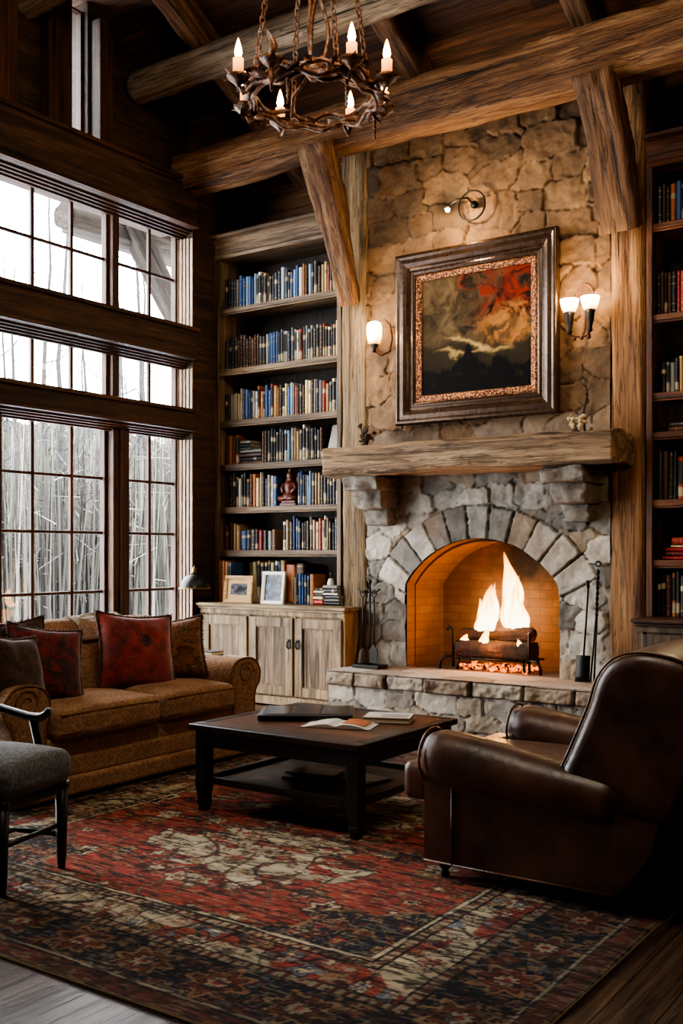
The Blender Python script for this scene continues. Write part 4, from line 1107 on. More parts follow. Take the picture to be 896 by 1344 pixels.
def row(s, x0, x1, z, hs, where, group, y=7.93, dp=.2, hv=.035, start=0, frm='left', tot=None, kinds=None):
    ws = []
    for ch in s: ws.append(rb.uniform(.7, 1.35))
    k = (x1 - x0) / sum(ws); x = x0; n = len(s)
    for i, ch in enumerate(s):
        w = ws[i] * k; h = hs + rb.uniform(-hv, hv)
        kd = (kinds or {'D': [3, 3, 1], 'K': [1, 3, 2], 'S': [2, 1, 4], 'W': [0, 4, 2], 'C': [0, 4, 2], 'G': [0, 4, 2], 'M': [1, 3], 'E': [1, 3]}.get(ch, [0, 1, 2, 4, 1]))
        book((x + w / 2, y + rb.uniform(0, .015), z + .002), (w * .95, dp + rb.uniform(-.02, .02), h), ch, rb.choice(kd), '%s book, %s from the %s %s' % (BC[ch][0], ordn(i + 1 + start), frm, where), group)
        x += w
    return n
def stack(specs, x, y, z, where, group, ry=.0):
    """books lying flat; specs = (colour, length, thickness); from the bottom up"""
    n = len(specs)
    for i, (ch, L, t) in enumerate(specs):
        pos = {0: 'lowest', n - 1: 'topmost'}.get(i, ordn(i + 1) + ' from the bottom')
        # lying: thickness up, spine to the front
        book((x + rb.uniform(-.012, .012) - L / 2, y + rb.uniform(0, .02), z + t / 2 + .001), (t * .97, .2, L), ch, rb.choice([0, 1, 2]), '%s book lying flat, %s of stack %s' % (BC[ch][0], pos, where), group, (0, PI / 2, 0))
        z += t
    return z
A, B = -6.955, -5.52
row('KKNSGBBPBNPGWKTKTSNKPSTBPBWODPKSDTCRTCCP', A, B, SHZ[0], .295, 'on the top shelf of the left bookcase', 'books on the top shelf, left bookcase')
row('SKKSDDSDDDDDSKGBBBBNSPCNSGWRKGPGKGDRTWDTCW', A, B, SHZ[1], .315, 'on the second shelf of the left bookcase', 'books on the second shelf, left bookcase', hv=.025)
row('KDGTGTWSBNNGWOOPBBRTOKCCBPGRKSDCCDGSGRTGCNB', A, B, SHZ[2], .30, 'on the third shelf of the left bookcase', 'books on the third shelf, left bookcase')
g4 = 'books on the fourth shelf, left bookcase'
row('DODO', A + .0, A + .17, SHZ[3], .29, 'on the fourth shelf, left bookcase, before the stack', g4, hv=.01)
z = stack([('D', .29, .04), ('K', .28, .035), ('D', .29, .045), ('G', .27, .03)], -6.635, 7.95, SHZ[3], 'on the fourth shelf', g4)
z = stack([('S', .15, .03), ('K', .14, .035), ('G', .13, .03)], -6.71, 7.95, z, 'of small books, fourth shelf', g4)
row('DDSKKGSKPPGTTGWGKSKSD', -6.48, -5.74, SHZ[3], .315, 'of the tall row right of the fourth-shelf stack', g4, hv=.03)
g5 = 'books on the fifth shelf, left bookcase'
row('KDKTWGSODOCTSSGWB', A + .03, -6.29, SHZ[4], .31, 'on the fifth shelf, left of the red-brown statuette', g5, hv=.04)
row('NBNSPPSTTKGSKSWG', -6.04, B, SHZ[4], .315, 'on the fifth shelf, right of the red-brown statuette', g5)
g6 = 'books on the sixth shelf, left bookcase'
row('RKDTT', A, A + .19, SHZ[5], .27, 'on the sixth shelf of the left bookcase', g6, hv=.03)
row('BSKRR', A + .20, -6.47, SHZ[5], .19, 'of the short books on the sixth shelf', g6)
row('KGD', -6.46, -6.30, SHZ[5], .20, 'of the squat dark books mid sixth shelf', g6, hv=.015)
row('CTSNBSNKDSTWRCWTSKNP', -6.22, B, SHZ[5], .29, 'of the tall books right on the sixth shelf', g6)
CT = .957
g7 = 'books on the cabinet top'
row('ODOTOB', A + .03, A + .20, CT, .40, 'standing at the left on the cabinet top', g7, y=7.80, hv=.01)
row('TCTTCTCWBT', -6.745, -6.27, CT, .40, 'of the row behind the frames on the cabinet', g7, y=8.04, hv=.012)
row('OD', -6.265, -6.03, CT, .375, 'of two brown books behind the white frame', g7, y=8.04, hv=.01)
row('D', -6.40, -6.30, CT, .285, 'standing between the two picture frames', g7, y=7.80, kinds=[4])
row('TWNBBNBTO', -6.01, -5.745, CT, .27, 'right of the white picture frame', g7, y=7.80, hv=.02)
zt = stack([('E', .10, .05), ('C', .11, .03), ('S', .10, .03), ('W', .11, .025), ('K', .10, .025)], -5.685, 7.79, CT, 'on the cabinet, left pile', g7)
zt = stack([('K', .17, .035), ('G', .165, .025), ('S', .17, .035), ('W', .16, .02), ('K', .17, .04), ('G', .16, .03)], -5.54, 7.79, CT, 'beside the left column', g7)
# right bookcase
rs = -2.55
gr_ = 'books in the right bookcase'
row('KDKOBGSKDB', rs, rs + .34, RSH[0], .30, 'on the top shelf of the right bookcase', gr_, hv=.015)
row('KDSDKERKDS', rs, rs + .34, RSH[1], .33, 'on the second shelf of the right bookcase', gr_, hv=.015)
row('KGGSTDGWG', rs + .03, rs + .34, RSH[2], .25, 'on the third shelf of the right bookcase', gr_, hv=.03)
stack([('D', .40, .045), ('S', .36, .03)], rs + .28, 7.93, RSH[3], 'on the fourth shelf, right bookcase', gr_)
row('KDKK', rs, rs + .15, RSH[4], .37, 'on the fifth shelf of the right bookcase', gr_, hv=.005, kinds=[3, 0])
row('RTCTO', rs + .153, rs + .34, RSH[4], .31, 'beside the tall black books on the fifth shelf', gr_, hv=.02)
stack([('E', .38, .03), ('M', .36, .035), ('E', .34, .03), ('C', .28, .02), ('R', .27, .06)], rs + .24, 7.93, RSH[5], 'on the sixth shelf, right bookcase', gr_)
row('KKDOSKEMK', rs, rs + .34, CT, .33, 'on the cabinet top, right bookcase', gr_, hv=.02, y=7.93)

# ------------------------------------------------------------------ other things on the shelves
def photo_frame(x0, x1, z0, h, y, fw, mat, label, matw, pcol):
    o = thing('framed_photo', ((x0 + x1) / 2, y, z0), label, 'photo frame')
    tilt = .12
    def T(mb):
        mb.v = [(a, y + (b - y) + (c - z0) * tilt, c) for a, b, c in mb.v]; return mb
    m = MB(); mould(m, x0, x1, z0, z0 + h, [(0, 0), (0, .02), (fw * .3, .024), (fw, .014), (fw, 0)], y); T(m).build('frame', mat, o)
    if matw:
        m = MB(); mould(m, x0 + fw, x1 - fw, z0 + fw, z0 + h - fw, [(0, 0), (0, .006), (matw, .004), (matw, 0)], y); T(m).build('mount', plain('tan_mount', '#b08d5e', .8, 0, 0, 40, .1), o)
    i = fw + matw
    m = MB()
    def pf(u, v):
        n = fbm(u * 40, v * 40, 4, 31); q = fbm(u * 18, v * 30, 3, 32)
        return 0 * u, mixc(np.array(lin(pcol[0])), np.array(lin(pcol[1])), sstep(.4, .65, .5 * n + .5 * q))
    m.patch((x0 + i, y - .003, z0 + i), (1, 0, 0), (0, 0, 1), (0, -1, 0), x1 - x0 - 2 * i, h - 2 * i, .006, pf); T(m).build('photograph', vcol('photo_print' + str(int(x0 * 100)), .25, 60, .2, 0), o)
    m = MB(); m.box(x0 + .02, x1 - .02, y, y + .006, z0 + .004, z0 + h - .02); T(m).build('back', W_TRIM['z'], o)
    return o
photo_frame(-6.76, -6.40, CT, .265, 7.70, .035, wood('#8a6338', '#b98e58', '#d6b27c', 'x', rough=.5, bump=.1), 'landscape photo frame of pale wood with a small dark picture', .042, ('#121216', '#4f4d54'))
photo_frame(-6.275, -6.005, CT, .31, 7.69, .032, plain('white_frame', '#d8d2c4', .5, 0, .1, 30, .05), 'upright white photo frame with a dark blue picture on the cabinet', 0, ('#0d1017', '#43566b'))
# statuette
st = thing('statuette', (-6.165, 8.0, SHZ[4] + .002), 'red-brown carved seated statuette on the fifth shelf', 'statuette')
SRED = plain('red_carved_wood', '#5a2314', .45, 0, .8, 45, .4)
x, y, z = st.location
m = MB(); m.box(x - .10, x + .10, y - .05, y + .05, z, z + .03); m.box(x - .085, x + .085, y - .045, y + .045, z + .03, z + .055); m.build('plinth', SRED, st, bevel=.006)
m = MB()
m.lathe([(.07, .055), (.085, .075), (.075, .11), (.05, .13), (.062, .18), (.058, .225), (.03, .245), (.022, .255), (.035, .27), (.042, .295), (.036, .325), (.02, .335), (.026, .345), (.018, .365), (.006, .385)], (x, y, z), 16)
for sx in (-1, 1):
    m.tube([(x + sx * .055, y - .02, z + .22), (x + sx * .085, y - .03, z + .17), (x + sx * .05, y - .055, z + .13)], [.02, .018, .014], 8)
    m.tube([(x + sx * .05, y - .02, z + .085), (x + sx * .09, y - .045, z + .075), (x, y - .065, z + .075)], [.03, .03, .018], 8)
m.build('figure', SRED, st)
m = MB(); m.prism(spline([(x - .095, z + .055), (x - .10, z + .2), (x - .06, z + .30), (x, z + .34), (x + .06, z + .30), (x + .10, z + .2), (x + .095, z + .055)], 4, False), 'y', y + .03, y + .042); m.build('back_screen', SRED, st, bevel=.003)
# leaning plaque
m = MB(); m.rbox((-5.60, 7.99, SHZ[3] + .167), (.10, .012, .165), .008, 2, 4)
for p in range(len(m.v)): a, b, c = m.v[p]; m.v[p] = (a + (c - SHZ[3]) * .07, b + (c - SHZ[3]) * .25 - .045, c)
tag(m.build('plaque', plain('pale_stone_plaque', '#9c958a', .8, 0, .6, 45, .25)), 'pale grey plaque leaning at the right end of the fourth shelf', 'plaque')
# little bell
b = thing('bell', (-5.585, 7.86, zt + .001), 'small white handbell standing on the stacked books by the column', 'bell')
x, y, z = b.location
m = MB(); m.lathe([(.036, 0), (.034, .01), (.028, .04), (.02, .06), (.006, .066)], (x, y, z), 16); m.build('bell_cup', plain('white_porcelain', '#d9d4c8', .3, 0, 0, 20, .05), b)
m = MB(); m.lathe([(.007, .064), (.006, .10), (.011, .115), (.006, .125)], (x, y, z), 10); m.build('handle', W_TRIM['z'], b)
m = MB(); m.lathe([(.028, 0), (.03, .01), (.012, .03), (.01, .12), (.02, .15), (.012, .18), (.004, .20)], (-5.525, 7.98, zt + .002), 12)
tag(m.build('candlestick', BLACKW), 'small dark candlestick behind the white bell on the stacked books', 'candlestick')
# ================================================================== rug
RX0, RX1, RY0, RY1 = -5.05, -1.27, 2.335, 6.38
RW, RL = RX1 - RX0, RY1 - RY0
K_ = lambda h: np.array(lin(h))
RED, DRED, NAVY, CREAM, TANC, RUSTC, BLUE, DK = K_('#8c3a2c'), K_('#561d16'), K_('#131620'), K_('#b9aa8e'), K_('#8f7150'), K_('#6e3820'), K_('#6d7580'), K_('#1a1210')
def put(c, col, a): return mixc(c, col + 0 * c, np.clip(a, 0, 1))
def rosette(x, y, r, petals, ph=0):
    rad = np.hypot(x, y); an = np.arctan2(y, x)
    return rad / (r * (1 + .22 * np.cos(petals * an + ph)))
def motifs(u, v, c, su, seed, cols, dens=.8, sym=False, vine=None):
    """scatter of outlined leaf and flower heads on a jittered lattice, joined by vines"""
    w1 = (fbm(u * 9, v * 9, 3, seed) - .5) * .05; w2 = (fbm(u * 9 + 4, v * 9, 3, seed + 1) - .5) * .05
    U, V = u + w1, v + w2
    if vine is not None:
        for k, (a, b) in enumerate(((5.2, 3.1), (3.4, -5.6), (7.5, .8))):
            s = np.abs(np.sin(U * a * 2.2 + V * b * 2.2 + 2.2 * np.sin(U * 5 + k) + 1.8 * np.sin(V * 6 + 2 * k)))
            c = put(c, DK, (s < .10) * .8); c = put(c, vine, (s < .055) * .9)
    gi = np.floor(U / su); gj = np.floor(V / su)
    best = np.full(u.shape, 9.); pick = np.zeros(u.shape); on = np.zeros(u.shape)
    for di in (-1, 0, 1):
        for dj in (-1, 0, 1):
            i, j = gi + di, gj + dj
            px = (i + .5 + .5 * (_h(i, j, seed + 2) - .5)) * su; py = (j + .5 + .5 * (_h(i, j, seed + 3) - .5)) * su
            r = su * (.20 + .30 * _h(i, j, seed + 4)); an = _h(i, j, seed + 5) * 6.28; el = .55 + .6 * _h(i, j, seed + 6)
            dx, dy = U - px, V - py
            X = dx * np.cos(an) + dy * np.sin(an); Y = (-dx * np.sin(an) + dy * np.cos(an)) / el
            pt = np.floor(4 + 4 * _h(i, j, seed + 7))
            d = np.hypot(X, Y) / (r * (1 + .28 * np.cos(pt * np.arctan2(Y, X))))
            d = np.where(_h(i, j, seed + 8) < dens, d, 9.)
            m_ = d < best; best = np.where(m_, d, best); pick = np.where(m_, _h(i, j, seed + 9), pick); on = np.where(m_, _h(i, j, seed + 10), on)
    P = np.array(cols); k1 = np.minimum((pick * len(P)).astype(int), len(P) - 1); k2 = np.minimum((on * len(P)).astype(int), len(P) - 1)
    c = put(c, DK, (best < 1.16) * .85)
    c = np.where((best < 1.0)[..., None], P[k1], c)
    c = np.where(((best < .62) & (best > .5))[..., None], DK * 1.4, c)
    c = np.where((best < .5)[..., None], P[k2], c)
    c = np.where((best < .2)[..., None], P[(k1 + 2) % len(P)], c)
    return c
def rugf(u, v):
    cu, cv = u - RW / 2, v - RL / 2
    wob = .035 * (fbm(u * 2.5, v * 2.5, 3, 900) - .5)
    du = RW / 2 - np.abs(cu); dv = RL / 2 - np.abs(cv)
    d = np.minimum(du, dv) + wob
    along = np.where(du < dv, cv, cu)
    su_, sv_ = np.abs(cu), np.abs(cv)
    # field
    f = RED + 0 * u[..., None]
    f = f * (.7 + .6 * fbm(u * 1.5, v * 16, 4, 901))[..., None]
    f = motifs(su_, sv_, f, .15, 910, [CREAM, TANC, NAVY, CREAM * .8, RED * .6, RUSTC], .55, vine=TANC * .7)
    # two broken cream medallions on the long axis
    sm = np.abs(sv_ - .52); an = np.arctan2(sm, cu); md = np.hypot(cu / 1.0, sm / .85) / (1.0 + .12 * np.cos(6 * an)) + .55 * (fbm(su_ * 4, sv_ * 9, 4, 929) - .5)
    lightm = motifs(su_, sv_, CREAM * .9 + 0 * u[..., None], .105, 930, [RED, CREAM, BLUE, TANC, DRED, CREAM], .8, vine=DRED)
    mk = (md < .52) & (fbm(u * 6, v * 16, 4, 931) > .40)
    f = np.where(mk[..., None], lightm, f)
    f = put(f, DK, (np.abs(md - .52) < .015) * .8)
    # corner pieces
    cr = np.hypot((RW / 2 - .74 - su_), (RL / 2 - .74 - sv_)); cm = cr / (.46 * (1 + .12 * np.cos(9 * np.arctan2(RL / 2 - .74 - sv_, RW / 2 - .74 - su_)))) + .3 * (fbm(su_ * 8, sv_ * 8, 3, 935) - .5)
    f = np.where((cm < 1)[..., None], motifs(su_, sv_, NAVY * 2 + 0 * u[..., None], .09, 940, [CREAM * .7, RED, TANC, RUSTC, DRED], .9, vine=TANC), f)
    f = put(f, TANC, (np.abs(cm - 1) < .03) * .7)
    c = f
    # floral cream / red band
    b2 = motifs(along * 1. + 50, d * 1.0, mixc(RED, CREAM, sstep(.45, .55, fbm(along * 5, d * 8, 3, 950))), .115, 951, [CREAM, RED, CREAM * .9, BLUE, TANC], .9, vine=DK * 2)
    c = np.where((d < .70)[..., None], b2, c)
    # main dark border with big rosettes
    b1 = NAVY * .8 + 0 * u[..., None]
    b1 = motifs(along + 30, d + 3, b1, .10, 960, [RUSTC, TANC, DRED, BLUE * .6, TANC * .7], .75, vine=RUSTC)
    per = .34; q = along / per; fx = (q - np.floor(q) - .5) * per; par = np.mod(np.floor(q), 2)
    ro = rosette(fx, (d - .265), .115, 8); 
    for a, cc in ((1.12, DK), (1.0, TANC), (.78, DK), (.7, RUSTC), (.42, DK), (.34, CREAM * .8), (.15, RED)):
        b1 = np.where((ro < a)[..., None], np.where(par[..., None] > .5, cc, cc[[0, 1, 2]] * np.array([1.0, .8, .8])), b1)
    c = np.where((d < .42)[..., None], b1, c)
    # guards
    def band(a, b, col, c): return np.where(((d >= a) & (d < b))[..., None], col, c)
    zig = (np.mod(along / .045, 1) < .5)
    c = band(.0, .025, TANC * .55, c); c = band(.025, .11, (RUSTC * .75)[None, None] * (.6 + .8 * vn(along * 24, d * 24, 5))[..., None], c)
    c = band(.105, .115, DK, c); c = band(.115, .128, CREAM * .7, c)
    for a in (.405, .655):
        c = band(a, a + .012, DK, c); c = band(a + .012, a + .05, np.where((zig ^ (vn(along * 14, d * 30, 8) > .62))[..., None], CREAM * .62, RUSTC * .8), c); c = band(a + .05, a + .062, DK, c)
    c = band(.717, .735, CREAM * .9, c); c = band(.735, .745, DK, c)
    # wear: weft streaks and abrash, then painted light
    st = fbm(u * 7, v * 60, 5, 970); st2 = fbm(u * 22, v * 110, 3, 971)
    c = c * (.25 + 1.35 * st)[..., None]
    c = put(c, CREAM * .8, sstep(.58, .74, st2) * .38); c = put(c, DK, sstep(.54, .66, fbm(u * 12 + 30, v * 55, 4, 972)) * .8)
    ab = fbm(u * .7, v * .8, 3, 973); c = c * (.65 + .6 * ab)[..., None]
    c = c * (.72 + .58 * sstep(.30, .72, d))[..., None]  # dim border and brighter field: fall of light painted into the wool
    h = .004 * fbm(u * 60, v * 60, 3, 974) + .006 * fbm(u * 1.5, v * 1.5, 3, 975) - .006 * (d < .01)
    return h, c
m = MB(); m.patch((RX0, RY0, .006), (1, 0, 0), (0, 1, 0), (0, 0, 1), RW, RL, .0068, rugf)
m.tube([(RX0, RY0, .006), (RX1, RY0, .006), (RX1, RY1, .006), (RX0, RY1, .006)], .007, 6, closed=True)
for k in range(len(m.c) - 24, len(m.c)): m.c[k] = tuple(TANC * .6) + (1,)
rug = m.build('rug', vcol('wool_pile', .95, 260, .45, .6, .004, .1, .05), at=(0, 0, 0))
tag(rug, 'large worn red oriental rug with dark floral border on the floor', 'rug')
RZ = .014

# ================================================================== sofa
SOFA = fabric('tan_chenille', '#6a4a32', '#b98d66', 110, .92, .12)
SPIPE = fabric('tan_piping', '#5a3a1e', '#9a6f40', 200, .9, .1)
so = thing('sofa', (-5.16, 4.68, RZ), 'tan fabric rolled-arm sofa with two seat cushions beneath the windows', 'sofa')
def soft(a, sd=0):
    def fn(x, y, z):
        n = float(fbm(np.array(x * 3 + sd), np.array(y * 3 + z * 2), 3, 5 + sd)) - .5
        return [x + a * n, y + a * n * .7, z + a * n]
    return fn
m = MB()
for k, (z0, z1, xo) in enumerate(((.03, .145, .015), (.135, .26, .0), (.25, .375, -.01))):
    m.rbox((-5.165 + xo / 2, 4.685, (z0 + z1) / 2), (.435 + xo, 1.03 - .0, (z1 - z0) / 2), .022, 3, 10, soft(.012, k))
m.build('base', SOFA, so)
m = MB(); m.box(-5.55, -4.80, 3.75, 5.6, RZ, .05); m.build('plinth', BLACKW, so)
for k, (y0, y1) in enumerate(((3.90, 4.76), (4.762, 5.48))):
    hx, hy = .335, (y1 - y0) / 2
    def cr(x, y, z, hx=hx, hy=hy):
        b = max(0, 1 - (x / hx) ** 2) * max(0, 1 - (y / hy) ** 2)
        n = float(fbm(np.array(x * 4 + k * 9), np.array(y * 4), 3, 9)) - .5
        fr = .02 * max(0, 1 - (y / hy) ** 2) if x > hx * .9 else 0
        return [x + fr, y, z + (.045 * b ** .6 + .02 * n if z > 0 else 0)]
    m = MB(); m.rbox((-5.03, (y0 + y1) / 2, .45), (hx, hy - .004, .085), .045, 4, 12, cr); c_ = m.build('seat_cushion', SOFA, so)
    m = MB(); 
    for zz in (.405, .512):
        m.tube([(-5.34, y0 + .03, zz), (-4.72, y0 + .03, zz), (-4.692, y0 + .045, zz), (-4.68, (y0 + y1) / 2, zz + .004), (-4.692, y1 - .045, zz), (-4.72, y1 - .03, zz), (-5.34, y1 - .03, zz)], .007, 6)
    m.build('piping', SPIPE, c_)
# back
bp = spline([(-5.36, .50), (-5.40, .75), (-5.47, .93), (-5.55, .985), (-5.63, .95), (-5.63, .7), (-5.60, .3), (-5.45, .3)], 6)
m = MB(); m.puff(bp, 'y', 3.78, 5.53, .07, 5, .012, 14); m.build('backrest', SOFA, so)
ap = [(5.50, .04), (5.50, .30), (5.50, .46), (5.475, .54), (5.475, .61), (5.525, .675), (5.62, .70), (5.72, .685), (5.785, .61), (5.78, .53), (5.74, .47), (5.725, .40), (5.73, .2), (5.755, .04)]
for k in (0, 1):
    pr = spline(ap, 5) if k == 0 else spline([(9.37 - a, b) for a, b in ap], 5)
    m = MB(); m.puff(pr, 'x', -5.60, -4.735, .022, 4, 0, 10); a_ = m.build('arm', SOFA, so)
    m = MB(); P = pr; m.tube([(-4.742, p[0], p[1]) for p in P if p[1] > .06], .008, 6)
    sg = 1 if k == 0 else -1; yc = 5.63 if k == 0 else 9.37 - 5.63
    m.tube([(-4.735, yc + .085 * math.cos(t) * (1 - t / 14) * sg, .60 + .085 * math.sin(t) * (1 - t / 14)) for t in [q * .35 for q in range(26)]], .005, 6)
    m.build('piping', SPIPE, a_)

def pillow(c, w, h, t, rot, mat, edge, label, group='throw pillows on the sofa', seed=0, tassel=True):
    o = thing('throw_pillow', c, label, 'pillow', group)
    o.rotation_euler = rot
    N = 22; r = random.Random(seed)
    g = np.linspace(-1, 1, N + 1); U, V = np.meshgrid(g, g, indexing='ij')
    # slightly concave edges, pointed corners
    X = w / 2 * U * (1 - .09 * (1 - V ** 2) * np.abs(U) ** 3); Z = h / 2 * V * (1 - .09 * (1 - U ** 2) * np.abs(V) ** 3)
    T = t / 2 * (np.clip(1 - np.abs(U) ** 2.6, 0, 1) * np.clip(1 - np.abs(V) ** 2.6, 0, 1)) ** .55
    n = fbm(U * 2.2 + seed, V * 2.2 + seed, 4, seed) - .5; cz = np.clip(V, 0, 1) * (1 - np.abs(U)) * .05
    T = T * (1 + .5 * n) ; Z = Z - cz * h * .5
    m = MB(); K = N + 1
    vs = []; fs = []
    f_ = np.stack([X, -T, Z], -1).reshape(-1, 3); b_ = np.stack([X, T, Z], -1).reshape(-1, 3)
    m.add(f_.tolist() + b_.tolist(), [q for i in range(N) for j in range(N) for a in [i * K + j] for q in ((a, a + K, a + K + 1, a + 1), (K * K + a, K * K + a + 1, K * K + a + K + 1, K * K + a + K))], 0, True)
    m.build('cover', mat, o, local=True)
    loop = [(X[i, 0], 0, Z[i, 0]) for i in range(N)] + [(X[N, j], 0, Z[N, j]) for j in range(N)] + [(X[i, N], 0, Z[i, N]) for i in range(N, 0, -1)] + [(X[0, j], 0, Z[0, j]) for j in range(N, 0, -1)]
    m = MB(); m.tube(loop, [.009 + .004 * (k % 2) for k in range(len(loop))], 6, closed=True)
    if tassel:
        for p in loop[::1]:
            d = Vector(p).normalized() * r.uniform(.010, .026)
            m.tube([p, (p[0] + d.x + r.uniform(-.006, .006), p[1] + r.uniform(-.01, .01), p[2] + d.z)], [.005, .003], 4)
    m.build('fringe', edge, o, local=True)
    return o
D = math.radians
FRG = fabric('dark_fringe', '#2a1710', '#5b3a24', 150)
P_RED = NT('red_velvet'); v = P_RED.coord(); sp = P_RED.nd('SeparateXYZ', Vector=v)
pn = P_RED.noise(v, 7, 5, .6, 1.); pv = P_RED.noise(v, 15, 4, .6, 2.)
ln = P_RED.nd('VectorMath', dict(operation='LENGTH'), i0=P_RED.nd('Mapping', Vector=v, Scale=(1, 0, 1), Location=(-.02, 0, -.045)).outputs[0]).outputs['Value']
fl_ = P_RED.math('MULTIPLY', P_RED.ramp(P_RED.math('ADD', ln, P_RED.math('MULTIPLY', pv, .05)), [(.068, 1.), (.078, 0.)]), P_RED.ramp(pv, [(.42, 0.), (.5, 1.)]))
cc = P_RED.mix(P_RED.ramp(pn, [(.35, 0.), (.65, 1.)]), lin('#5f1a14'), lin('#9c3024'))
cc = P_RED.mix(P_RED.ramp(pv, [(.58, 0.), (.64, .75)]), cc, lin('#2c0d0b')); cc = P_RED.mix(fl_, cc, lin('#1c0d0b'))
P_RED.col(cc); P_RED.bump(pn, .3, .02); P_RED.set(Roughness=.7, Sheen_Weight=.6, Specular_IOR_Level=.2)
P_FLO = floral('gold_floral', [(.30, lin('#2a1c12')), (.42, lin('#5d3a1f')), (.52, lin('#97602f')), (.60, lin('#2e1d12')), (.70, lin('#ad854f'))], 11)
P_DRK = floral('dark_floral', [(.34, lin('#1c100d')), (.47, lin('#43201a')), (.56, lin('#7c211a')), (.66, lin('#2a1512')), (.75, lin('#6b4c34'))], 7)
P_BRN = floral('brown_brocade', [(.35, lin('#1d120d')), (.5, lin('#4a2f20')), (.62, lin('#2c1a12')), (.75, lin('#7b5a3e'))], 10)
pillow((-5.11, 4.93, .785), .55, .53, .20, (D(-20), D(5), D(70)), P_RED.m, FRG, 'red velvet pillow with a dark flower in the middle of the sofa', seed=3)
pillow((-5.12, 5.28, .77), .46, .44, .18, (D(-16), D(-6), D(42)), P_FLO, FRG, 'gold and brown floral pillow against the far sofa arm', seed=5)
pillow((-5.06, 4.13, .775), .48, .48, .20, (D(-24), D(9), D(72)), P_DRK, FRG, 'dark red patterned pillow on the near half of the sofa', seed=7)
pillow((-5.24, 4.03, .81), .46, .46, .14, (D(-12), D(-4), D(76)), P_BRN, FRG, 'dark brown pillow half hidden behind the dark red one', seed=8)
pillow((-4.93, 3.80, .77), .42, .42, .17, (D(-20), D(6), D(96)), P_BRN, FRG, 'brown brocade pillow against the near arm of the sofa, cut by the frame', seed=9)
# throw over the back
m = MB()
tp = [(-5.40, .86), (-5.43, .94), (-5.50, 1.0), (-5.57, 1.005), (-5.645, .97), (-5.66, .85)]
rr = []
for i in range(25):
    y = 4.72 + .42 * i / 24; ring = []
    S_ = spline(tp, 6, False)
    for k, (a, b) in enumerate(S_):
        n = float(fbm(np.array(y * 12), np.array(k * .22), 3, 3)) - .45
        ring.append((a + .02 * n, y + .02 * math.sin(k * .9), b + .05 * n * min(1, (b - .8) * 8) + .012))
    rr.append(ring + [(a, y, b - .012) for a, b in reversed(S_)])
m.rings(rr); tag(m.build('throw_blanket', fabric('pale_knit', '#6e5c48', '#b3a086', 120)), 'crumpled pale throw draped over the sofa back behind the red pillow', 'blanket')

# end table beyond the sofa
et = thing('end_table', (-5.28, 5.94, 0), 'small end table just behind the far arm of the sofa', 'side table')
m = MB(); m.box(-5.50, -5.05, 5.83, 6.05, .635, .66); m.build('table_top', plain('pale_marble', '#c9c2b5', .25, 0, 0, 12, .1), et, bevel=.006)
for sx, sy in ((0, 0), (1, 0), (0, 1), (1, 1)):
    m = MB(); x = -5.46 + .37 * sx; y = 5.86 + .16 * sy; m.box(x - .018, x + .018, y - .018, y + .018, RZ, .635); m.build('leg', BLACKW, et)
m = MB(); m.box(-5.47, -5.08, 5.85, 6.03, .59, .634); m.build('apron', BLACKW, et)
ob = thing('closed_book', (-5.36, 6.04, .661), 'dark brown closed book lying on the end table', 'book')
m = MB(); m.box(-5.47, -5.27, 5.86, 6.00, .661, .667); m.box(-5.47, -5.27, 5.86, 6.00, .688, .694); m.box(-5.475, -5.465, 5.86, 6.00, .661, .694); m.build('cover', W_DARK['x'], ob, bevel=.002)
m = MB(); m.box(-5.462, -5.275, 5.865, 5.995, .6675, .6875); m.build('pages', bpag, ob)

# wall lamp by the window corner
wl = thing('wall_lamp', (-6.86, 7.38, 1.10), 'black dome swing-arm lamp with brass cap beside the window corner', 'lamp')
x, y, z = wl.location
BRASS = plain('aged_brass', '#8a6a38', .35, .8, .2, 40, .2)
m = MB(); m.lathe([(.152, 0), (.148, .012), (.128, .065), (.09, .115), (.045, .142), (.022, .15), (.018, .146), (.04, .135), (.085, .108), (.122, .06), (.142, .008)], (x, y, z), 28); m.build('shade', plain('black_enamel', '#100f0e', .35, .2, 0, 30, .2), wl)
m = MB(); m.lathe([(.154, .0), (.156, .006), (.150, .010), (.148, .0)], (x, y, z), 28); m.lathe([(.024, .148), (.03, .158), (.02, .175), (.024, .19), (.012, .205), (.004, .21)], (x, y, z), 14); m.build('brass_cap', BRASS, wl)
m = MB(); m.tube([(x, y, z + .20), (x - .05, y + .06, z + .225), (x - .15, y + .17, z + .21), (-7.02, 7.575, z + .20)], .008, 8); m.lathe([(.04, 0), (.04, .012), (.0, .015)], (-7.02, 7.575, z + .20), 14, ax='x'); m.build('arm', IRON, wl)
m = MB(); m.blob((x, y, z + .07), (.028, .028, .04)); m.build('bulb', plain('dim_bulb', '#d8c7a0', .3), wl)

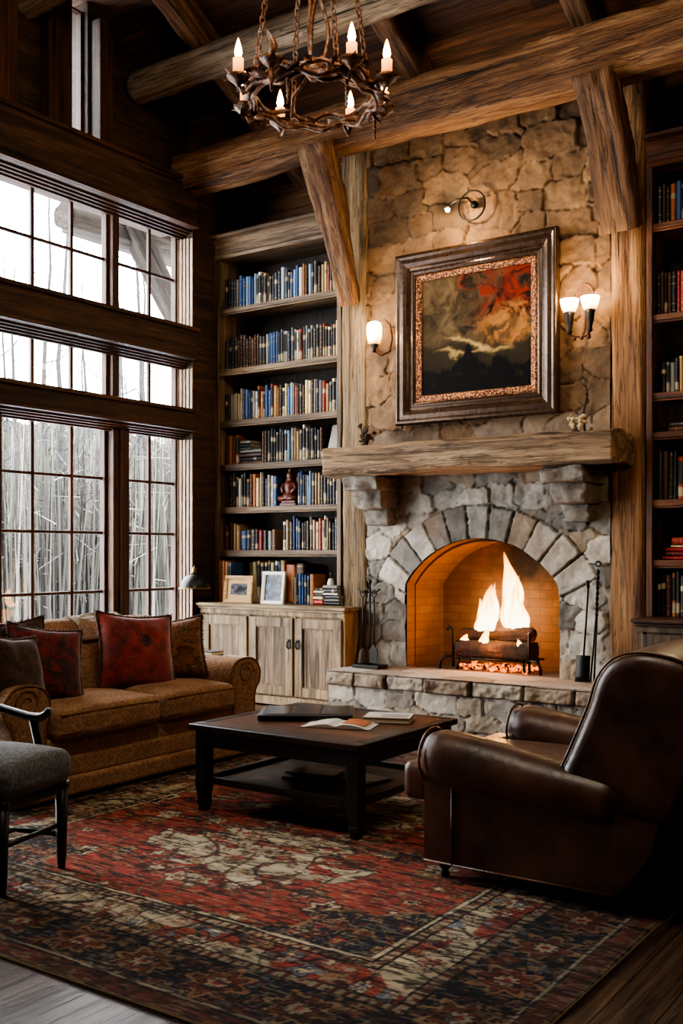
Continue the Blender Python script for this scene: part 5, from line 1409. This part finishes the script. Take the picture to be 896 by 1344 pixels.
# ================================================================== side chair at the left edge
ch = thing('side_chair', (-3.91, 2.88, RZ), 'dark wooden armchair with grey upholstered seat at the left edge', 'chair', rz=D(14))
CHW = plain('ebonised_wood', '#120d0b', .38, 0, .25, 30, .3)
GREYF = fabric('grey_upholstery', '#3a3c40', '#8b8c8d', 150, .85, .2)
m = MB()
def seatf(x, y, z): return [x, y, z + (.045 * max(0, 1 - (x / .27) ** 2) * max(0, 1 - (y / .25) ** 2) if z > 0 else 0)]
m.rbox((.01, 0, .465), (.27, .25, .075), .055, 5, 8, seatf); m.build('seat', GREYF, ch, local=True)
m = MB(); m.rbox((0, 0, .375), (.25, .23, .03), .008, 2, 3); m.build('seat_rail', CHW, ch, local=True)
for sy in (-1, 1):
    m = MB(); m.tube([(.235, sy * .205, .0), (.235, sy * .205, .05), (.235, sy * .205, .36)], [.016, .022, .030], 8); m.lathe([(.03, .36), (.034, .375), (.03, .395)], (.235, sy * .205, 0), 10); m.build('leg', CHW, ch, local=True)
    m = MB(); m.tube([(-.285, sy * .20, 0), (-.25, sy * .20, .2), (-.245, sy * .20, .42), (-.27, sy * .205, .75), (-.325, sy * .215, 1.02), (-.335, sy * .235, 1.12)], [.02, .024, .028, .024, .022, .022], 8); m.build('rear_leg', CHW, ch, local=True)
    m = MB(); m.tube([(-.28, sy * .22, .72), (-.12, sy * .225, .705), (.04, sy * .22, .675), (.11, sy * .22, .675), (.145, sy * .22, .695), (.155, sy * .22, .72)], [.02, .024, .026, .027, .024, .014], 10, squash=.75)
    m.tube([(.05, sy * .22, .40), (.09, sy * .235, .52), (.07, sy * .22, .67)], [.022, .018, .024], 8); m.build('arm', CHW, ch, local=True)
m = MB(); m.tube([(.235, -.2, .20), (.235, .2, .20)], .012, 8)
for sy in (-1, 1): m.tube([(.235, sy * .205, .15), (-.255, sy * .2, .15)], .012, 8)
m.tube([(-.02, -.205, .15), (-.02, .205, .15)], .012, 8); m.build('stretcher', CHW, ch, local=True)
m = MB(); m.tube([(-.335, -.30, 1.17), (-.33, -.235, 1.14), (-.345, -.1, 1.17), (-.35, 0, 1.19), (-.345, .1, 1.17), (-.33, .235, 1.14), (-.335, .30, 1.20)], [.012, .03, .032, .036, .032, .03, .012], 10, squash=.7); m.build('crest_rail', CHW, ch, local=True)
m = MB(); m.prism(spline([(-.07, .55), (-.085, .75), (-.05, .85), (-.09, 1.0), (-.07, 1.15), (.07, 1.15), (.09, 1.0), (.05, .85), (.085, .75), (.07, .55)], 4), 'x', -.305, -.288); m.build('splat', CHW, ch, local=True)

# ================================================================== leather armchair
LEA = leather('brown_leather', '#2c190f', '#573421', .36)
ac = thing('armchair', (-1.88, 4.5, RZ), 'dark brown leather club armchair seen from behind in front of the hearth', 'armchair')
m = MB()
m.rbox((-1.87, 4.5, .215), (.42, .52, .13), .03, 3, 6); m.build('base', LEA, ac)
PIPE = leather('leather_piping', '#3a2213', '#7a5233', .3)
def arm_roll(yc, sg, name='arm'):
    m = MB(); rr = []
    K = 34
    for k in range(K + 1):
        t = k / K; x = -2.315 + .92 * t
        cz = .535 - .115 * t ** 1.15; r = .135 - .02 * t
        if t < .09: r *= .80 + .20 * math.sin(PI / 2 * t / .09)
        if t > .90: r *= math.cos((t - .90) / .1 * 1.2)
        ring = []
        for j in range(26):
            a = 2 * PI * j / 26
            q = 1 + .015 * math.sin(3 * a + 9 * t)
            ring.append((x, yc + sg * (r * 1.02 * q * math.cos(a)), cz + r * .98 * q * math.sin(a)))
        rr.append(ring)
    m.rings(rr)
    # outer panel under the roll
    yo = yc - sg * .095
    pr = [(yo + sg * .0, .085), (yo + sg * .0, .46), (yo + sg * .20, .46), (yo + sg * .20, .085)]
    prof = [( -2.31, .085), (-1.44, .085), (-1.30, .27), (-1.27, .40), (-1.45, .42), (-1.9, .46), (-2.31, .52)]
    m.puff([(a, b) for a, b in spline(prof, 1)] if False else prof, 'y', min(yo, yo + sg * .20), max(yo, yo + sg * .20), .0, 1, 0, 2)
    a_ = m.build(name, LEA, ac)
    m = MB()
    m.tube([(-2.318, yc + .128 * math.cos(t) * sg, .535 + .125 * math.sin(t)) for t in [2 * PI * q / 30 for q in range(30)]], .0065, 6, closed=True)
    m.tube([(-2.17, yo - sg * .003, .09), (-2.17, yo - sg * .003, .42)], .005, 6)
    m.tube([(-2.31, yo - sg * .003, .09), (-1.44, yo - sg * .003, .09)], .005, 6)
    m.build('piping', PIPE, a_)
arm_roll(4.06, 1); arm_roll(4.94, -1)
m = MB()
def cush(x, y, z):
    return [x, y, z + (.03 * max(0, 1 - (x / .4) ** 2) * max(0, 1 - (y / .34) ** 2) if z > 0 else 0)]
m.rbox((-2.03, 4.5, .415), (.36, .30, .085), .045, 4, 8, cush)
m.rbox((-2.385, 4.5, .415), (.075, .485, .085), .04, 4, 8)
sc_ = m.build('seat_cushion', LEA, ac)
m = MB()
for zz in (.365, .468): m.tube([(-2.33, 4.03, zz), (-2.44, 4.03, zz), (-2.46, 4.06, zz), (-2.462, 4.5, zz), (-2.46, 4.94, zz), (-2.44, 4.97, zz), (-2.33, 4.97, zz)], .006, 6)
m.build('piping', PIPE, sc_)
bk_ = spline([(-1.74, .44), (-1.66, .62), (-1.575, .82), (-1.53, .95), (-1.455, 1.03), (-1.33, 1.055), (-1.17, 1.02), (-1.08, .92), (-1.10, .70), (-1.17, .46), (-1.30, .26), (-1.44, .09), (-1.62, .12), (-1.76, .26)], 6)
m = MB(); m.puff(bk_, 'y', 3.985, 5.015, .06, 7, .012, 12); b_ = m.build('backrest', LEA, ac)
m = MB(); m.tube([(p[0], 4.012, p[1]) for p in bk_ if p[1] > .45], .0055, 6); m.build('piping', PIPE, b_)
for x, y in ((-2.24, 4.03), (-2.24, 4.97)):
    m = MB(); m.lathe([(.018, .0), (.022, .012), (.014, .025), (.03, .05), (.036, .075), (.03, .09)], (x, y, RZ), 14); l_ = m.build('leg', CHW, ac)
for x, y in ((-1.5, 4.05), (-1.5, 4.95)):
    m = MB(); m.tube([(x + .03, y, RZ), (x, y, .10)], [.018, .028], 8); m.build('leg', CHW, ac)

# ================================================================== coffee table
ct = thing('coffee_table', (-3.41, 4.745, RZ), 'square dark wood coffee table with lower shelf on the rug', 'coffee table')
TX0, TX1, TY0, TY1, TZ = -3.985, -2.835, 4.235, 5.255, .497
TOPW = wood('#2a140a', '#66381f', '#8f5631', 'x', rough=.34, bump=.12, spec=.5, plank=(.19, 4, 'y'))
m = MB(); m.box(TX0 + .07, TX1 - .07, TY0 + .07, TY1 - .07, TZ - .028, TZ - .002); tt_ = m.build('table_top', TOPW, ct)
m = MB(); m.box(TX0, TX1, TY0, TY0 + .07, TZ - .035, TZ); m.box(TX0, TX1, TY1 - .07, TY1, TZ - .035, TZ); m.box(TX0, TX0 + .07, TY0 + .07, TY1 - .07, TZ - .035, TZ); m.box(TX1 - .07, TX1, TY0 + .07, TY1 - .07, TZ - .035, TZ)
m.build('top_border', wood('#110a07', '#23140d', '#3a2417', 'x', rough=.3, bump=.1, spec=.5), ct, bevel=.008, bseg=3)
BW = plain('blackened_wood', '#15100c', .36, 0, .2, 24, .35)
m = MB(); a = .045
m.box(TX0 + a, TX1 - a, TY0 + a - .01, TY0 + a + .015, TZ - .125, TZ - .036); m.box(TX0 + a, TX1 - a, TY1 - a - .015, TY1 - a + .01, TZ - .125, TZ - .036)
m.box(TX0 + a - .01, TX0 + a + .015, TY0 + a, TY1 - a, TZ - .125, TZ - .036); m.box(TX1 - a - .015, TX1 - a + .01, TY0 + a, TY1 - a, TZ - .125, TZ - .036)
m.build('apron', BW, ct, bevel=.004)
for sx in (TX0 + .065, TX1 - .065):
    for sy in (TY0 + .065, TY1 - .065):
        m = MB(); m.box(sx - .036, sx + .036, sy - .036, sy + .036, .145, TZ - .036)
        m.rings([[(sx + s * b, sy + s * c, z) for b, c in ((-1, -1), (1, -1), (1, 1), (-1, 1))] for z, s in ((RZ + .0, .024), (RZ + .03, .024), (RZ + .035, .031), (RZ + .055, .031), (RZ + .06, .027), (.145, .036))], 0, False)
        m.build('leg', BW, ct, bevel=.003)
m = MB(); m.box(TX0 + .10, TX1 - .10, TY0 + .05, TY0 + .085, .165, .205); m.box(TX0 + .10, TX1 - .10, TY1 - .085, TY1 - .05, .165, .205); m.box(TX0 + .05, TX0 + .085, TY0 + .10, TY1 - .10, .165, .205); m.box(TX1 - .085, TX1 - .05, TY0 + .10, TY1 - .10, .165, .205)
m.build('shelf_rail', BW, ct, bevel=.005)
m = MB(); m.box(TX0 + .06, TX1 - .06, TY0 + .085, TY1 - .085, .168, .180); m.build('lower_shelf', wood('#2b1c12', '#5c402c', '#866449', 'x', rough=.4, plank=(.12, 3, 'y')), ct)

def flatobj(name, c, rz, label, cat, group=None): return thing(name, c, label, cat, group, rz)
# black leather folio with three glossy panels
fo = flatobj('display_tray', (-3.60, 4.83, TZ + .001), D(33), 'flat black lidded tray with three glossy panels on the coffee table', 'tray')
m = MB(); m.rbox((0, 0, .016), (.27, .19, .016), .007, 2, 3); m.build('tray_body', plain('black_leatherette', '#0d0b0a', .45, 0, .4, 80, .3), fo, local=True)
GLB = plain('glossy_black_panel', '#0b0a0b', .2, 0, 0, 20, .1, .8)
for k in range(3):
    m = MB(); m.box(-.245 + .168 * k, -.09 + .168 * k, -.165, .165, .0325, .0345); m.build('panel', GLB, fo, local=True, bevel=.0015)
PAPER = plain('white_paper', '#b8b1a4', .6, 0, 0, 30, .06)
mg = flatobj('magazine', (-3.25, 4.66, TZ + .001), D(18), 'open white magazine with an orange page near the table middle', 'magazine')
m = MB(); m.prism(spline([(-.17, .001), (-.12, .012), (-.05, .020), (.0, .010), (.05, .022), (.12, .016), (.17, .003), (.17, .0), (-.17, .0)], 4), 'y', -.10, .11); m.build('pages', PAPER, mg, local=True)
m = MB(); m.prism([(.03, .0222), (.09, .0215), (.155, .0105), (.155, .0120), (.09, .0232), (.03, .0240)], 'y', -.06, .10); m.build('orange_page', plain('orange_print', '#a8582c', .5, 0, 0, 30, .3), mg, local=True)
wb = flatobj('open_book', (-3.11, 4.95, TZ + .001), D(22), 'white covered book lying at the right side of the coffee table', 'book')
m = MB(); m.box(-.13, .13, -.095, .095, .0, .005); m.box(-.13, .13, -.095, .095, .027, .032); m.box(-.134, -.128, -.095, .095, .0, .032); m.build('cover', PAPER, wb, local=True, bevel=.0015)
m = MB(); m.box(-.126, .124, -.09, .09, .0055, .0265); m.build('pages', bpag, wb, local=True)
m = MB(); m.box(-.04, .11, -.07, .03, .0322, .0335); m.build('dust_jacket_panel', plain('grey_print', '#8d8a86', .4, 0, 0, 40, .3), wb, local=True)
# magazines on the lower shelf
MC = ['#86725f', '#b0a69a', '#75695e', '#9a8468', '#a39a8c']
z = .181
for k, (x, y, r, w, h) in enumerate(((-3.45, 4.70, 8, .30, .22), (-3.47, 4.73, -6, .27, .20), (-3.42, 4.70, 14, .25, .19), (-3.2, 4.80, -10, .26, .2))):
    zz = z + .013 * k if k < 3 else z
    nm = ['lowest magazine', 'middle magazine', 'topmost magazine'][k] + ' in the pile on the lower table shelf' if k < 3 else 'single brown magazine right of the pile on the lower table shelf'
    o = flatobj('magazine', (x, y, zz), D(r), nm, 'magazine', 'magazines on the lower shelf')
    m = MB(); m.box(-w / 2 + .002, w / 2 - .003, -h / 2 + .002, h / 2 - .002, .0012, .0105); m.build('pages', PAPER, o, local=True)
    m = MB(); m.box(-w / 2, w / 2, -h / 2, h / 2, .0, .0011); m.box(-w / 2, w / 2, -h / 2, h / 2, .0107, .012); m.box(-w / 2 - .001, -w / 2 + .0015, -h / 2, h / 2, .0, .012); m.build('cover', plain('magazine_cover_%d' % k, MC[k], .35, 0, 0, 18, .5), o, local=True)

# ================================================================== chandelier
CHX, CHY, CHZ = -3.26, 4.43, 3.86
cd = thing('chandelier', (CHX, CHY, CHZ), 'rusted wrought-iron ring chandelier with lit candles hanging from the ceiling', 'chandelier')
FORGE = NT('forged_iron'); v = FORGE.coord(); nn = FORGE.noise(v, 22, 5, .7)
FORGE.col(FORGE.ramp(nn, [(.35, lin('#2e1f13')), (.5, lin('#7a4a28')), (.62, lin('#86827c')), (.75, lin('#a8693a'))])); FORGE.bump(nn, .9, .008); FORGE.set(Metallic=.6, Roughness=.5); FORGE = FORGE.m
rc = random.Random(12)
m = MB()
for r, z, t in ((.345, 0, .021), (.335, .045, .014), (.325, -.02, .012)):
    m.tube([(CHX + (r + .012 * math.sin(a * 7 + r * 50)) * math.cos(a), CHY + (r + .012 * math.sin(a * 7 + r * 50)) * math.sin(a), CHZ + z + .016 * math.sin(a * 9 + z * 60)) for a in [2 * PI * k / 72 for k in range(72)]], t, 8, closed=True)
m.build('ring', FORGE, cd)
m = MB()
for k in range(64):
    a = 2 * PI * (k + rc.random() * .7) / 64; r = .345 + rc.uniform(-.02, .03); p = Vector((CHX + r * math.cos(a), CHY + r * math.sin(a), CHZ + rc.uniform(-.02, .05)))
    d = Vector((math.cos(a + rc.uniform(-1.6, 1.6)), math.sin(a + rc.uniform(-1.6, 1.6)), rc.uniform(-.6, .5))).normalized(); s = d.cross(Vector((0, 0, 1))).normalized(); L = rc.uniform(.05, .10)
    q = [p, p + d * L * .35 + s * L * .28 + Vector((0, 0, .012)), p + d * L * .7 + s * L * .2, p + d * L, p + d * L * .7 - s * L * .2, p + d * L * .35 - s * L * .28 + Vector((0, 0, .012))]
    mid = p + d * L * .5 + Vector((0, 0, -.01))
    b = m.add([tuple(x) for x in q] + [tuple(mid)], [(i, (i + 1) % 6, 6) for i in range(6)], 0, True)
m.build('leaves', FORGE, cd)
cf = NT('candle_flame'); cf.n.remove(cf.b); co = cf.nd('TexCoord'); sz = cf.nd('SeparateXYZ', Vector=co.outputs['Generated'])
ee = cf.nd('Emission', Color=cf.ramp(sz.outputs[2], [(0., lin('#ff8a2a')), (.35, lin('#ffe3a0')), (1., lin('#ff9a3a'))]), Strength=11.); cf.l(ee.outputs[0], cf.out.inputs[0]); cf = cf.m
WAX = NT('wax'); v = WAX.coord('Generated' and (1, 1, 1), 'Generated'); sz = WAX.nd('SeparateXYZ', Vector=v)
WAX.col(lin('#d9b377')); WAX.set(Roughness=.4, Emission_Color=lin4('#ff8a2a'), Emission_Strength=WAX.ramp(sz.outputs[2], [(.1, .15), (1., 3.2)])); WAX = WAX.m  # wax emits its own glow, stronger upward, imitating the flame's light
PH = 26
for k in range(8):
    a = D([PH, 62, 118, 154, 206, 242, 298, 334][k] + 34.8)
    r = .425; x, y = CHX + r * math.cos(a), CHY + r * math.sin(a); z = CHZ + .03
    m = MB(); ri = .33
    m.tube([(CHX + ri * math.cos(a), CHY + ri * math.sin(a), CHZ), (CHX + .40 * math.cos(a), CHY + .40 * math.sin(a), CHZ - .045), (x, y, z - .015)], .010, 8)
    m.lathe([(.008, -.045), (.02, -.03), (.05, -.006), (.062, .010), (.058, .012), (.022, .0), (.024, .03), (.02, .032)], (x, y, z), 16)
    for q in range(6):
        b = q * PI / 3 + .3; m.add([(x + .05 * math.cos(b - .3), y + .05 * math.sin(b - .3), z), (x + .088 * math.cos(b), y + .088 * math.sin(b), z + rc.uniform(-.02, .03)), (x + .05 * math.cos(b + .3), y + .05 * math.sin(b + .3), z)], [(0, 1, 2)], 0)
    m.build('candle_cup', FORGE, cd)
    if k == 5:
        m = MB(); m.tube([(x, y, z + .02), (x + .02, y, z + .07), (x - .01, y + .01, z + .12), (x - .035, y, z + .17)], [.02, .018, .014, .004], 8); m.tube([(x, y, z - .03), (x, y, z - .15)], [.016, .006], 8)
        m.build('iron_finial', FORGE, cd); continue
    hC = .085 + rc.uniform(-.012, .02)
    m = MB(); m.lathe([(.028, .005), (.029, .02), (.027, hC * .7), (.028, hC), (.014, hC - .004), (.0, hC - .006)], (x, y, z), 14); c_ = m.build('candle', WAX, cd)
    m = MB(); m.lathe([(.003, hC - .006), (.015, hC + .012), (.021, hC + .032), (.016, hC + .062), (.006, hC + .098), (.0005, hC + .110)], (x, y, z), 12); m.build('flame', cf, c_)
    light('candle_light', 'POINT', (x - .0, y, z + hC + .035), 13, (1, .60, .26), .02)
# chains up to the hub, stems, drops
def chain(p, q, name='chain', L=.05):
    p, q = Vector(p), Vector(q); n = int((q - p).length / (L * .74)); d = (q - p).normalized(); mb = MB()
    s = d.cross(Vector((.3, 1, .1))).normalized(); t = d.cross(s)
    for k in range(n):
        c = p + d * (k + .5) * (q - p).length / n; w = s if k % 2 else t
        mb.tube([c + d * (L / 2 * math.cos(a)) + w * (L * .3 * math.sin(a)) for a in [2 * PI * j / 10 for j in range(10)]], .0045, 5, closed=True)
    mb.build(name, FORGE, cd)
HZ = 5.3
for k in range(4):
    a = D(45 + 90 * k + 12); chain((CHX + .33 * math.cos(a), CHY + .33 * math.sin(a), CHZ + .05), (CHX + .13 * math.cos(a), CHY + .13 * math.sin(a), HZ))
m = MB()
for k in range(3):
    ph = k * 2.09
    m.tube([(CHX + (.05 + .03 * math.sin(t * 9 + ph)) * math.cos(ph + t * 5), CHY + (.05 + .03 * math.sin(t * 9 + ph)) * math.sin(ph + t * 5), CHZ + .16 + (HZ - CHZ - .16) * t) for t in [i / 40 for i in range(41)]], .010, 6)
    a = ph + .5
    m.tube([(CHX + .33 * math.cos(a), CHY + .33 * math.sin(a), CHZ + .03), (CHX + .2 * math.cos(a + .2), CHY + .2 * math.sin(a + .2), CHZ + .09), (CHX + .06 * math.cos(a), CHY + .06 * math.sin(a), CHZ + .16), (CHX + .05 * math.cos(ph), CHY + .05 * math.sin(ph), CHZ + .22)], .010, 6)
m.lathe([(.02, CHZ + .10), (.05, CHZ + .14), (.06, CHZ + .17), (.02, CHZ + .22)], (CHX, CHY, 0), 12)
m.build('stem', FORGE, cd)
m = MB(); m.lathe([(.02, -.03), (.14, -.015), (.15, .01), (.05, .03), (.02, .06)], (CHX, CHY, HZ), 18); m.build('hub', FORGE, cd)
chain((CHX, CHY, HZ + .04), (CHX, CHY, ceil_z(CHY) - .02), 'chain', .09)
m = MB(); m.lathe([(.09, ceil_z(CHY) - .05), (.05, ceil_z(CHY) - .06), (.02, ceil_z(CHY) - .09)], (CHX, CHY, 0), 16); m.build('ceiling_rose', FORGE, cd)
for k, a in enumerate((300, 250, 20)):
    a = D(a + 34.8); m = MB(); x, y = CHX + .35 * math.cos(a), CHY + .35 * math.sin(a)
    for q in range(5): m.blob((x, y, CHZ - .045 - .026 * q), (.012 - .001 * q, .012 - .001 * q, .015), 8, 5)
    m.build('pendant_drop', FORGE, cd)
